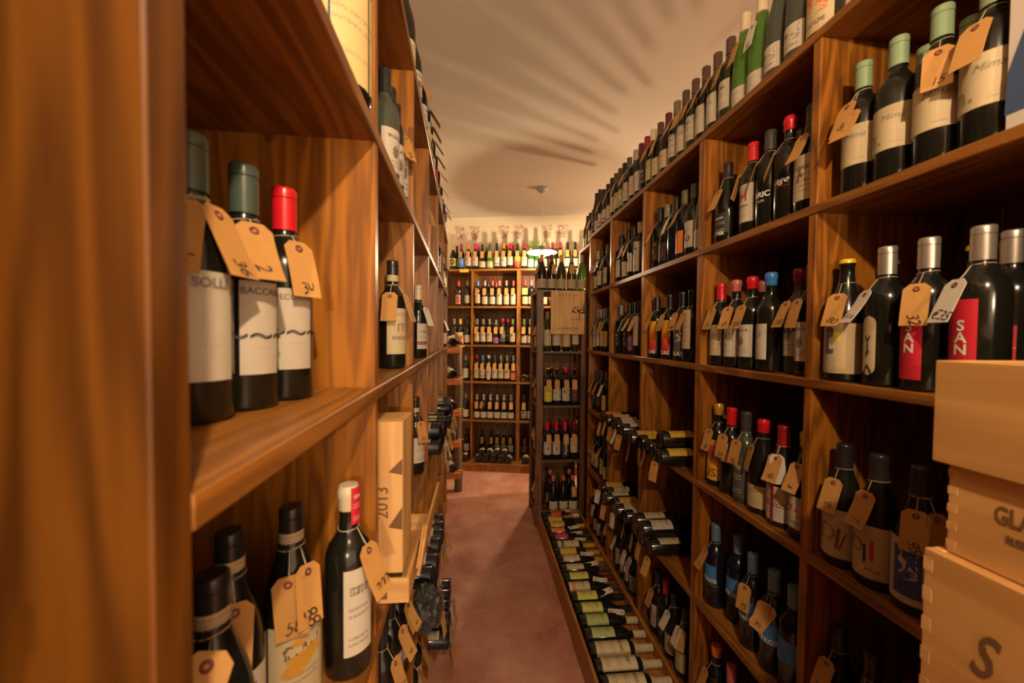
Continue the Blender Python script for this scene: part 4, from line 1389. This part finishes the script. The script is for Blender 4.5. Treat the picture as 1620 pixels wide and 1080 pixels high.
k1 = [T(tilt=16, out=.005)]
off2 = {'off': (BN.x * .10, BN.y * .10, 0)}
brow('top of back rack', 5, [
    (717, 'u', 'dark', 'gold', 'yb'), (723, 'b', 'dark', 'black', 'ct', (), off2), (730, 'b', 'dark', 'dred', 'bu', k1), (741, 'b', 'dark', 'orange', 'wr', k1),
    (752, 'b', 'dark', 'mag', 'wr', k1), (757, 'b', 'dark', 'mag', 'wl', (), off2), (763, 'u', 'dark', 'black', 'cl', k1), (770, 'u', 'dark', 'green', 'cl', (), off2),
    (775, 'u', 'green', 'dgreen', 'cl', k1), (786, 'b', 'dark', 'black', 'wb', k1), (797, 'b', 'dark', 'orange', 'ka', k1), (801.5, 'b', 'dark', 'dred', 'wl', (), off2), (807, 'b', 'dark', 'red', 'wt', k1),
    (812, 'b', 'dark', 'red', 'wl', (), off2), (818.5, 'u', 'dark', 'black', 'sun', k1), (829.5, 'b', 'dark', 'red', 'wo', k1), (841, 'f', 'green', 'green', 'sky', k1),
    (850, 'f', 'green', 'green', 'wl'), (860.5, 'b', 'dark', 'gold', 'cl', k1), (874, 'b', 'dark', 'red', 'cl', k1), (886, 'b', 'dark', 'red', 'cl', k1), (898, 'b', 'dark', 'black', 'wl', k1), (910, 'b', 'dark', 'black', 'wl', k1)])
brow('second row of back rack', 4, [
    (725.5, 'b', 'dark', 'red', 'rr'), (740, 'b', 'dark', 'grey', 'gr'), (756, 'b', 'dark', 'blue', 'cs', k1), (767, 'b', 'dark', 'grey', 'cl', k1), (772, 'b', 'dark', 'black', 'cl', (), off2),
    (779, 'b', 'dark', 'red', 'wl', k1), (784.5, 'b', 'dark', 'red', 'cl', (), off2), (790, 'b', 'dark', 'pink', ('white', 'g', 'script', 60, .12, .85, 'arched', 'arch'), k1),
    (801, 'b', 'dark', 'pink', ('cream', 'g', 'script', 60, .12, .85, 'arched', 'arch'), k1), (812, 'b', 'dark', 'dred', ('white', 'g', 'script', 60, .12, .85, 'arched', 'arch'), k1),
    (836, 'b', 'dark', 'red', 'cl', [T(mat='yellow_card', tilt=12, out=.005)], {'rot': 0}), (838, 'b', 'dark', 'pink', 'cl'), (849, 'b', 'dark', 'red', 'wl'), (861, 'b', 'dark', 'black', 'cl')])
brow('third row of back rack', 3, [
    (719, 'b', 'dark', 'grey', 'wl'), (728.5, 'b', 'dark', 'yellow', 'ws'), (739.5, 'b', 'dark', 'black', 'wl'), (753, 'b', 'dark', 'grey', 'cr', k1), (760.5, 'b', 'dark', 'grey', 'ws', k1),
    (772, 'b', 'dark', 'grey', 'cs', k1), (782, 'u', 'dark', 'grey', 'pu', k1), (794.5, 'b', 'brown', 'wax:red', 'sl', [T(tilt=30, az=-12)]), (803.5, 'b', 'dark', 'wax:red', 'kt', (), off2), (811, 'b', 'dark', 'green', 'cs', [T(tilt=30, az=-30)]),
    (829, 'b', 'dark', 'green', 'wl', k1), (836, 'b', 'dark', 'silver', 'cl', k1)])
brow('fourth row of back rack', 2, [
    (737.5, 'b', 'dark', 'grey', 'ws'), (753.5, 'b', 'dark', 'wax:red', 'cr', k1), (764, 'b', 'dark', 'blue', 'wb', k1), (774, 'b', 'dark', 'wax:cream', ('white', 'g', 'script', 60, .1, .9, 'shield-shaped', 'shield'), k1),
    (784.5, 'b', 'dark', 'clear', 'ws', k1), (792.5, 'b', 'dark', 'grey', 'cs', k1), (800.5, 'b', 'dark', 'grey', 'cs', k1), (810, 'b', 'dark', 'grey', 'co', k1)])
brow('fifth row of back rack', 1, [
    (737.5, 'b', 'dark', 'grey', 'wl'), (752, 'u', 'dark', 'silver', 'wl', k1), (763, 'u', 'dark', 'silver', 'wl', [T(tilt=20, az=-40)]), (774, 'u', 'dark', 'silver', 'wl', k1), (785, 'u', 'dark', 'silver', 'wl', k1),
    (796.5, 'u', 'dark', 'silver', 'wl', k1), (808, 'u', 'dark', 'grey', 'wl', [T(tilt=20, az=20)]), (827, 'u', 'dark', 'navy', 'wb', k1), (835, 'b', 'dark', 'black', 'wl')])
brow('bottom row of back rack, standing behind', 0, [
    (738.5, 'b', 'dark', 'black', 'wl', (), {}), (763, 'b', 'dark', 'black', None, k1), (778, 'b', 'dark', 'black', None, k1), (787, 'b', 'dark', 'grey', 'wl', k1), (797.5, 'b', 'dark', 'grey', 'wl', k1), (808, 'b', 'dark', 'dgreen', 'wl', k1), (828, 'b', 'dark', 'navy', 'wl', k1)], dep=0.325)
n = 0
for lay, cols in ((0, (721, 734, 755.5, 767.5, 779.5, 791.5, 803.5, 831)), (1, (761.5, 773.5, 785.5, 797.5))):
    for i, px in enumerate(cols):
        r = 0.0425
        z = BL[0] + r + lay * 0.0715
        P = B0 - BN * 0.075
        p = along(px, (P.x, P.y, z), BD)
        lab = ('wl', 'wre', 'cl')[n % 3]
        n += 1
        lying(p, BN + BD * random.uniform(-.008, .008), random.uniform(-30, 30), 'u', ('dark', 'brown')[px < 745], 'black', lab,
              'bottle lying base outwards, %s layer, %s from left, bottom of back rack' % (('lower', 'upper')[lay], ordinal(i)), 'bottles lying at the bottom of the back rack')
for i in range(2):
    p = B0 + BN * 0.01 + BD * (b2 + .024 + .047 + .087 * i)
    p.z = BL[2] + .0425
    lying(p, BN, 10, 'u', ('olive', 'dark')[i], 'black', ('rr', 'wl')[i], '%s bottle lying base outwards on the fourth row, behind the tower' % ('amber-olive', 'dark')[i], 'bottles lying on the fourth row', ())
# wooden case standing behind the top row
q = along(868, (WB.x - BN.x * .11, WB.y - BN.y * .11, 2.6), BD)
wc = empty('wine_case', 'orange-brown wooden wine case standing behind the top row of the back rack', 'case', Matrix.Translation((q.x, q.y, 2.426)) @ Matrix.Rotation(-BA, 4, 'Z'))
box('case_front', (-.16, 0, 0), (.16, .012, .30), 'rack_shelf', wc)
box('case_side', (-.16, .012, 0), (-.148, .09, .30), 'rack_shelf', wc)
box('case_side', (.148, .012, 0), (.16, .09, .30), 'rack_shelf', wc)
box('case_lid', (-.148, .012, .288), (.148, .09, .30), 'rack_shelf', wc)

# ------------------------------------------------------------------ left rack
FL = -math.atan(0.0335) * -1


def lx(y):
    return LX - 0.0335 * y


def lrow(place, group, level, items, d=0.046, detail=2, jitter=9):
    row(place, group, (LX - d, 0, LLEV[level]), LD, 0.0335, items, detail, jitter, LB if level < 5 else (), 0.25, 3.47)


def at_left(x, y, level, rot=0):
    return Matrix.Translation((x, y, LLEV[level] + 0.0012)) @ Matrix.Rotation(math.radians(rot), 4, 'Z')


G3 = 'three white-labelled bottles on the near left shelf'
WLB = ('white', 'g', 'plain', 36, .24, .86, 'white')
bottle(at_left(-.3155, .452, 3, -30), 'b', 'g_dark', 'dgreen', WLB, [T('25', tilt=26, az=-40, drop=-.014), T('36', tilt=26, az=24, drop=-.014)],
       [('SOLLI', .0140, .149, 'ink_grey', 0), ('________', .006, .085, 'ink_grey', 0)], 'dark-green-capped bottle, white SOLLI label, closest on near left shelf', G3)
bottle(at_left(-.305, .530, 3, -33), 'b', 'g_dark', 'dgreen', WLB, [T('24', tilt=22, az=-8, drop=-.014)],
       [('BACCAR', .0120, .149, 'ink', 0), ('~~~', .05, .095, 'ink', 0), ('_______', .006, .08, 'ink_grey', 0)], 'dark-green-capped bottle, white BACCAR label, middle of near left shelf', G3)
bottle(at_left(-.2925, .608, 3, -42), 'b', 'g_dark', 'red', WLB, [T('30', tilt=30, az=10, drop=-.010)],
       [('PECORINO', .0112, .149, 'ink_brown', 0), ('~~~', .05, .100, 'ink', 0), ('_______', .006, .085, 'ink_grey', 0)], 'red-capped bottle, white PECORINO label, beside the inner panel of left rack', G3)

G2 = 'bottles on the near lower left shelf'
BRL = ('cream', 'g', 'plain', 64, .12, .80, 'cream')
bottle(at_left(-.294, .445, 2, -40), 'u', 'g_dark', 'black', ('cream', 'g', 'text', 60, .2, .7, 'cream'), [T('200', tilt=52, az=-20, out=.060, drop=-.040, size=.028, roll=-20)], None,
       'dark bottle with white neck band, closest on lower left shelf, tag 200', G2)
bottle(at_left(-.335, .542, 2, -52), 'u', 'g_dark', 'black', 'wt', [T('55', tilt=30, az=2, size=.026, roll=-6)], None,
       'dark bottle with white neck band behind the first, lower left shelf', G2)
bottle(at_left(-.289, .615, 2, -46), 'u', 'g_dark', 'black', ('cream', 'k', 'script', 66, .05, .92, 'cream, gold-flowered'), [T('58', tilt=24, az=-26, roll=6, drop=.012), T('88', tilt=26, az=20, size=.031, roll=-8)], None,
       'dark bottle with gold-flowered cream label under tag 88, lower left shelf', G2)
bottle(at_left(-.220, .668, 2, -46), 'b', 'g_dark', 'wax:cream', ('white', 'k', 'text', 38, .22, .98, 'tall white'), [T('200', tilt=34, az=24, size=.025)], None,
       'bottle with red-and-white striped neck seal, lower left shelf by panel', G2)
# neck seals and the gold flourish as parts of those bottles
for o, z in ((ALL[-4], .232), (ALL[-3], .232), (ALL[-2], .232)):
    zz = z + .012
    s_ = link_mesh('neck_band', arc_mesh('neck_band', .0176, 170, zz + .002, zz + .022, label_mat('cream', 'k', 'lines'), 16), o)
o = ALL[-1]
s_ = link_mesh('neck_seal', arc_mesh('neck_seal', .0190, 34, .250, .312, label_mat('red', 'w', 'text'), 8), o)
s_.rotation_euler = (0, 0, math.radians(20))
bm = bmesh.new()
rnd = random.Random(9)
for _ in range(26):
    a, z = rnd.gauss(0, .30), rnd.gauss(.082, .016)
    rr = .0422
    c = Vector((rr * math.cos(a), rr * math.sin(a), z))
    t1 = Vector((-math.sin(a), math.cos(a), 0))
    t2 = Vector((0, 0, 1))
    ph, rad = rnd.uniform(0, PI), rnd.uniform(.006, .012)
    vs = [bm.verts.new(c + t1 * rad * math.cos(2 * PI * i / 6 + ph) + t2 * .55 * rad * math.sin(2 * PI * i / 6 + ph)) for i in range(6)]
    bm.faces.new(vs)
plain('gold_print', (0.55, 0.27, 0.03), 0.4)
fl = link_mesh('flower_print', bm_mesh(bm, 'flower_print', 'gold_print'), ALL[-2])
fl['kind'] = 'stuff'

# magnum on the upper near shelf
bottle(at_left(-.242, .660, 4, -40), 'm', 'g_dark', 'black', 'old', (), None, 'big magnum wrapped in an aged yellow label, upper left shelf', None)
bottle(at_left(-.352, .500, 4, -30), 'b', 'g_dark', 'black', 'ct', (), None, 'dark bottle beside the yellow-labelled magnum, upper left shelf', None)

lrow("left rack's second shelf, second bay", 'bottles on the second left shelf', 4, [
    (611, 'b', 'grey', 'black', 'we', (), {'rot': -30}), (619, 'b', 'dark', 'black', 'we', (), {'rot': -30}), (628, 'b', 'dark', 'black', ('white', 'k', 'emblem', 62, .2, 1.0, 'tall white sprig'), [T('32', tilt=36, az=-12), T('20', tilt=30, az=40)], {'rot': -30})], d=.052)
lrow("left rack's second shelf, third bay", 'bottles on the second left shelf', 4, [(668, 'b', 'dark', 'black', ('orange', 'w', 'art', 62, .1, .8, 'orange and blue'), [T(tilt=36)], {'rot': -20})])
lrow("left rack's second shelf, fourth bay", 'bottles on the second left shelf', 4, [(684, 'b', 'dark', 'grey', 'wb', [T(tilt=40)]), (688, 'b', 'dark', 'black', 'wt', [T(tilt=40)])])
lrow("left rack's second shelf, fifth bay", 'bottles on the second left shelf', 4, [(697, 'b', 'dark', 'black', 'wt', [T(tilt=44)]), (702, 'b', 'dark', 'black', 'ct', [T(tilt=44)])])
lrow("left rack's third shelf, second bay", 'bottles on the third left shelf', 3, [
    (621, 'b', 'dark', 'black', ('cream', 'g', 'plain', 64, .22, .92, 'cream castle'), [T('45', tilt=34, az=28), T(tilt=30, az=-50)], {'words': [('AGRICOLA', .011, .155, 'ink_grey', 0), ('BAROLO', .014, .088, 'ink_grey', 0), ('m', .05, .122, 'ink_grey', 6)], 'rot': -40})], d=.052)
s_ = link_mesh('neck_band', arc_mesh('neck_band', .0174, 170, .252, .270, label_mat('cream', 'k', 'lines'), 16), ALL[-1])
lrow("left rack's third shelf, third bay", 'bottles on the third left shelf', 3, [(662, 'b', 'dark', 'cream', 'wb', [T(tilt=44, mat='tag_white')], {'rot': -30}), ], d=.044)
lrow("left rack's third shelf, fifth bay", 'bottles on the third left shelf', 3, [(697, 'b', 'dark', 'grey', 'wl', [T(tilt=40, mat='tag_white')], {'rot': -20}), (703.5, 'b', 'dark', 'black', 'wl', (), {'rot': -30})])
lrow("left rack's fourth shelf, third bay", 'bottles on the fourth left shelf', 2, [(657, 'b', 'dark', 'black', 'wt', [T('30', tilt=30, az=-20)], {'rot': -30})], d=.044)
s_ = link_mesh('neck_band', arc_mesh('neck_band', .0174, 170, .252, .270, label_mat('cream', 'k', 'lines'), 16), ALL[-1])
lrow("left rack's fifth shelf, second bay", 'bottles on the fifth left shelf', 1, [(603, 'b', 'dark', 'black', 'ct', [T('20', tilt=40)], {'rot': -20}), (616, 'b', 'dark', 'black', 'wt', [T('90', tilt=40)], {'rot': -20}), (628, 'b', 'dark', 'black', 'wt', [T('90', tilt=30), T('30', tilt=40, az=20)], {'rot': -20})], d=.05)
lrow("left rack's bottom shelf, third bay", 'bottles on the bottom left shelf', 0, [(646, 'b', 'dark', 'black', 'wt', [T(tilt=40)]), (653, 'b', 'dark', 'black', 'ct', [T(tilt=40)])], d=.05)
lrow('top of left rack', 'bottles along the top of the left rack', 5, [
    (637, 'u', 'dark', 'black', 'cl', (), {'rot': -30}), (650, 'u', 'dark', 'cream', 'we', (), {'rot': -30}), (661, 'u', 'navy', 'cream', 'wt', [T('15', tilt=50)], {'rot': -30}), (668.5, 'b', 'navy', 'black', 'we', [T(mat='kraft', tilt=62)]), (673.5, 'b', 'dark', 'black', 'yb', [T(tilt=60)]), (678, 'b', 'navy', 'black', 'wl', [T(tilt=60)]),
    (682.5, 'b', 'dark', 'red', 'rd', [T(tilt=60)]), (687, 'b', 'dark', 'black', 'pu', [T(tilt=55)]), (692, 'b', 'dark', 'black', 'wt', [T(tilt=60)]), (697, 'b', 'dark', 'black', 'kt', [T(tilt=50)]), (702, 'b', 'dark', 'black', 'wl', [T(tilt=58)]), (706, 'b', 'dark', 'cream', 'ct', [T(tilt=55)])])


def lstack(place, group, level, spots, out, labs, seed, long=()):
    """Bottles lying with their bases out over the aisle on the left rack."""
    rnd = random.Random(seed)
    for i, (y, lay) in enumerate(sorted(spots)):
        r = SHAPE['b']['r'] + .0018
        z = LLEV[level] + r + lay * 0.0682
        x = lx(y) + out + rnd.uniform(-.012, .012)
        tags = []
        if lay == 0:
            tags = [((x + .006 + .020 * lay, y + rnd.uniform(-.01, .01), LLEV[level] + rnd.uniform(-.03, .02)), Matrix.Rotation(rnd.uniform(-.3, .3), 4, 'Z') @ Matrix.Rotation(-(rnd.uniform(.30, .45) if lay else rnd.uniform(.03, .10)), 4, 'Y'), 'kraft' if rnd.random() < .8 else 'tag_white', None)]
            tags += [((x + .020 + .020 * lay, y + rnd.uniform(-.01, .01), LLEV[level] + rnd.uniform(-.03, .02)), Matrix.Rotation(rnd.uniform(-.3, .3), 4, 'Z') @ Matrix.Rotation(-(rnd.uniform(.30, .45) if lay else rnd.uniform(.12, .2)), 4, 'Y'), 'kraft' if rnd.random() < .8 else 'tag_white', None)]
        lying((x, y, z), (-1, .0335 + rnd.uniform(-.004, .004), 0), rnd.uniform(-10, 40), 'b', 'navy', 'black', labs[i % len(labs)],
              'inky lying bottle, base outwards, %s layer, %s from camera, %s' % (('lower', 'upper')[lay], ordinal(i), place), group, tags)


lstack('fourth left shelf, fourth bay', 'bottles lying on the fourth left shelf', 2, [(1.83 + .083 * i, 0) for i in range(5)] + [(1.83 + .083 * (i + .5), 1) for i in range(4)], .055, ['wt', 'ct', 'wt'], 21)
lstack('fourth left shelf, fifth bay', 'bottles lying on the fourth left shelf', 2, [(2.40 + .083 * i, 0) for i in range(5)] + [(2.40 + .083 * (i + .5), 1) for i in range(4)], .060, ['wt', 'ct', 'wt'], 22)
lstack('fifth left shelf, third bay', 'bottles lying on the fifth left shelf', 1, [(1.445 + .085 * i, 0) for i in range(3)] + [(1.445 + .085 * (i + .5), 1) for i in range(2)], .050, ['wtall', 'wt'], 23)
lstack('bottom left shelf, fourth bay', 'bottles lying on the bottom left shelf', 0, [(1.83 + .085 * i, 0) for i in range(5)] + [(1.83 + .085 * (i + .5), 1) for i in range(4)], .085, ['wt', 'ct', 'wt'], 24)
lstack('fifth left shelf, fourth bay', 'bottles lying on the fifth left shelf', 1, [(1.83 + .083 * i, 0) for i in range(4)], .050, ['ct', 'wt'], 25)

# open wooden wine boxes on the fourth left shelf
tb = empty('wine_box_tray', 'shallow pale pine wine box lying on fourth left shelf under the upright box', 'box', Matrix.Translation((-.335, .815, LLEV[2] + .001)))
box('front_board', (0, 0, 0), (.190, .008, .052), 'pine_x', tb, .001)
box('side_board', (.182, .008, 0), (.190, .30, .052), 'pine_y', tb, .001)
box('bottom_board', (0, .008, 0), (.182, .30, .006), 'pine_y', tb, .0005)
box('back_board', (0, .292, .006), (.182, .30, .052), 'pine_x', tb, .001)
for i in range(5):
    box('printed_mark', (.055 + i * .019, -.0006, .010 + (i % 2) * .004), (.069 + i * .019, -.0001, .032), 'ink_brown', tb, 0)
ub = empty('wine_box', 'upright pale pine bottle box branded 2013 on fourth left shelf', 'box', Matrix.Translation((-.290, .835, LLEV[2] + .054)))
box('front_board', (0, 0, 0), (.128, .009, .330), 'pine_z', ub, .001)
box('side_board', (.119, .009, 0), (.128, .105, .330), 'pine_z', ub, .001)
box('side_board', (0, .009, 0), (.009, .105, .330), 'pine_z', ub, .001)
box('end_board', (.009, .009, .321), (.119, .105, .330), 'pine_x', ub, .001)
box('end_board', (.009, .009, 0), (.119, .105, .009), 'pine_x', ub, .001)
face_text(ub, '2013', .036, .086, .155, R=FCM @ Matrix.Rotation(PI / 2, 4, 'X'), bold=.0004)
for z, h in ((.095, .05), (.215, .035)):
    bm = bmesh.new()
    vs = [bm.verts.new(c) for c in ((.1275, -.0006, z), (.1275, -.0006, z + h), (.098, -.0006, z + .006))]
    bm.faces.new(vs)
    link_mesh('hinge_mark', bm_mesh(bm, 'hinge_mark', 'ink_brown'), ub)
ld_ = empty('box_lid', 'thin pale pine box lid leaning outwards beside the upright 2013 box', 'lid', Matrix.Translation((-.136, .86, LLEV[2] + .030)) @ Matrix.Rotation(math.radians(9), 4, 'Y'))
box('lid_board', (0, 0, 0), (.007, .26, .115), 'pine_y', ld_, .001)
box('lid_batten', (-.005, .01, .01), (0, .03, .105), 'pine_z', ld_, .001)

# crumpled black bag hanging from the lower left shelf
bm = bmesh.new()
bmesh.ops.create_icosphere(bm, subdivisions=4, radius=1.0)
rnd = random.Random(4)
from mathutils import noise
for v in bm.verts:
    p = v.co.copy()
    c = noise.cell_vector(p * 2.6)
    rg = abs(noise.noise(p * 2.1 + Vector((3, 1, 2)))) * .55 + abs(noise.noise(p * 5.3)) * .35
    q = p * (1.0 - .55 * rg) + c * .05
    v.co = Vector((q.x * .062, q.y * .070, q.z * .085))
bag = link_mesh('crumpled_bag', bm_mesh(bm, 'crumpled_bag', 'bag_black', False))
bag.location = (lx(1.33) + .025, 1.335, LLEV[1] + .088)
tag_thing(bag, 'crumpled black plastic bag hanging out of the lower left rack', 'bag')

# ------------------------------------------------------------------ log ladder with lying bottles at the far end of the left rack
lg = empty('log_ladder_rack', 'rustic bottle ladder of round bark logs and orange blocks past the left rack', 'rack', Matrix.Translation((-.205, 3.98, 0)))


def log(x, y, h, r, name):
    pts = [(x + .006 * math.sin(i * 1.3), y + .005 * math.cos(i * 1.1), h * i / 9) for i in range(10)]
    o = tube(name, pts, [r * (1 + .06 * math.sin(i * 2.1)) for i in range(10)], 'log_bark', lg, 14)
    return o


log(0, 0, 1.525, .040, 'log_post')
log(-.30, 0, 1.525, .040, 'log_post')
LZ = [0.165, 0.485, 0.80, 1.12, 1.44]
for z in LZ:
    box('cross_block', (-.34, -.105, z), (.028, -.040, z + .060), 'orange_block', lg, .004)
    for x in (0.0,):
        o = tube('brass_pin', [(x - .045, -.055, z + .072), (x + .055, -.055, z + .072)], .0045, 'brass', lg, 8)
        box('pin_nut', (x + .050, -.062, z + .065), (x + .060, -.048, z + .079), 'brass', lg, .001)
for i, z in enumerate(LZ):
    cap, lab = ('cream', 'black', 'gold', 'black', 'cream')[i], ('cs', 'li', 'ws', 'wtall', 'wt')[i]
    lying((-.250 + .004 * (i % 2), 3.845, z + .060 + .052), (-.42, .9, .20), -30, 'b' if i % 2 else 'u', 'dark', cap, lab,
          'bottle lying on the log ladder rack, %s rung from the floor, %s' % (ordinal(i), LAB[lab][6] + ' label'), 'bottles on the log ladder rack')
bm = bmesh.new()
g = [[bm.verts.new((-.05 + .09 * i / 4, -.03 + .012 * math.sin(i * 1.4 + j), .09 * j / 4 + .012 * (4 - i))) for i in range(5)] for j in range(5)]
for j in range(4):
    for i in range(4):
        bm.faces.new((g[j][i], g[j][i + 1], g[j + 1][i + 1], g[j + 1][i]))
me = bm_mesh(bm, 'kraft_sheet', 'kraft', True)
ks = link_mesh('kraft_sheet', me)
sd = ks.modifiers.new('thick', 'SOLIDIFY')
sd.thickness = .001
ks.location = (-.198, 4.020, 1.5285)
tag_thing(ks, 'curled kraft paper slip on top of the log post', 'paper')

# ------------------------------------------------------------------ wooden crates stacked at the right, and a carton above
CX0, CX1, CY1 = 0.620, 0.862, 0.468


def crate(z0, z1, y1, x0, lid, label, joints=True, length=0.40):
    y0 = y1 - length
    r = empty('wine_crate', label, 'crate', Matrix.Translation((x0, y0, z0)), 'stacked wooden wine crates')
    w, l, h = CX1 - x0, length, z1 - z0
    ht = h - (0.013 if lid else 0)
    box('side_board', (0, 0, 0), (0.012, l, ht), 'pine_y', r, .0012)
    box('side_board', (w - .012, 0, 0), (w, l, ht), 'pine_y', r, .0012)
    box('end_board', (.012, l - .012, 0), (w - .012, l, ht), 'pine_x', r, .001)
    box('end_board', (.012, 0, 0), (w - .012, .012, ht), 'pine_x', r, .001)
    box('bottom_board', (.012, .012, 0), (w - .012, l - .012, .006), 'pine_y', r, .0005)
    if lid:
        box('lid_board', (-.006, -.003, ht), (w + .002, l + .004, h), 'pine_y', r, .003)
    else:
        box('lid_board', (.012, .012, ht - .008), (w - .012, l - .012, ht - .001), 'pine_y', r, .0005)
    if joints:
        n = 5
        for i in range(n):
            zz = ht * (i + .5) / n
            box('finger_joint', (-.0004, l - .010, zz - ht / n * .22), (.003, l + .0004, zz + ht / n * .22), 'pine_x', r, 0)
    return r, w, l, h


def crate_text(r, s, size, y, z, shear=0.0, bold=.0006, spacing=1.0, mat='ink_brown'):
    o = link_mesh('lettering', text_mesh(s, size, mat, shear, None, spacing, bold), r)
    o.matrix_local = Matrix.Translation((-.0008, y, z)) @ Matrix.Rotation(PI, 4, 'Z') @ Matrix.Diagonal((1, .6, 1, 1))
    return o


c1, *_ = crate(1.455, 1.592, CY1, CX0, False, 'topmost plain pale pine wine crate of the right-hand stack', False)
c2, *_ = crate(1.335, 1.4545, .457, CX0 + .012, False, 'pine wine crate marked GLA, second from the top of the stack')
crate_text(c2, 'GLA', .030, .336, .072, bold=.0008)
crate_text(c2, 'RUSSI', .013, .332, .046)
c3, *_ = crate(1.125, 1.3345, .468, CX0 - .006, False, 'pine wine crate with a large script S, third from top of the stack')
crate_text(c3, 'S', .078, .338, .108, 0.35, bold=.001)
zc = 1.1245
for i, h in enumerate((.281, .281, .281, .2805)):
    crate(zc - h, zc - .0005, CY1 - .002, CX0 + .002 * (i % 2), False, 'plain pine wine crate, %s from the floor of the right-hand stack' % ordinal(3 - i), False)
    zc -= h

ct = empty('carton', 'white and dark-blue wine carton on the second shelf at the right edge', 'carton', Matrix.Translation((XR + .02, .448, LEVELS[4] + .001)))
box('carton_body', (0, 0, 0), (.26, .138, .34), 'carton_white', ct, .002)
bm = bmesh.new()
vs = [bm.verts.new(c) for c in ((-.0008, .138, .03), (-.0008, .136, .10), (-.0008, .090, .25), (-.0008, .0, .335), (-.0008, 0, .22), (-.0008, .104, .03))]
bm.faces.new(vs)
link_mesh('blue_panel', bm_mesh(bm, 'blue_panel', 'carton_blue'), ct)
print('bottles', len(ALL), 'objects', len(bpy.data.objects), 'tris', sum(len(o.data.polygons) * 2 for o in bpy.data.objects if o.type == 'MESH'))
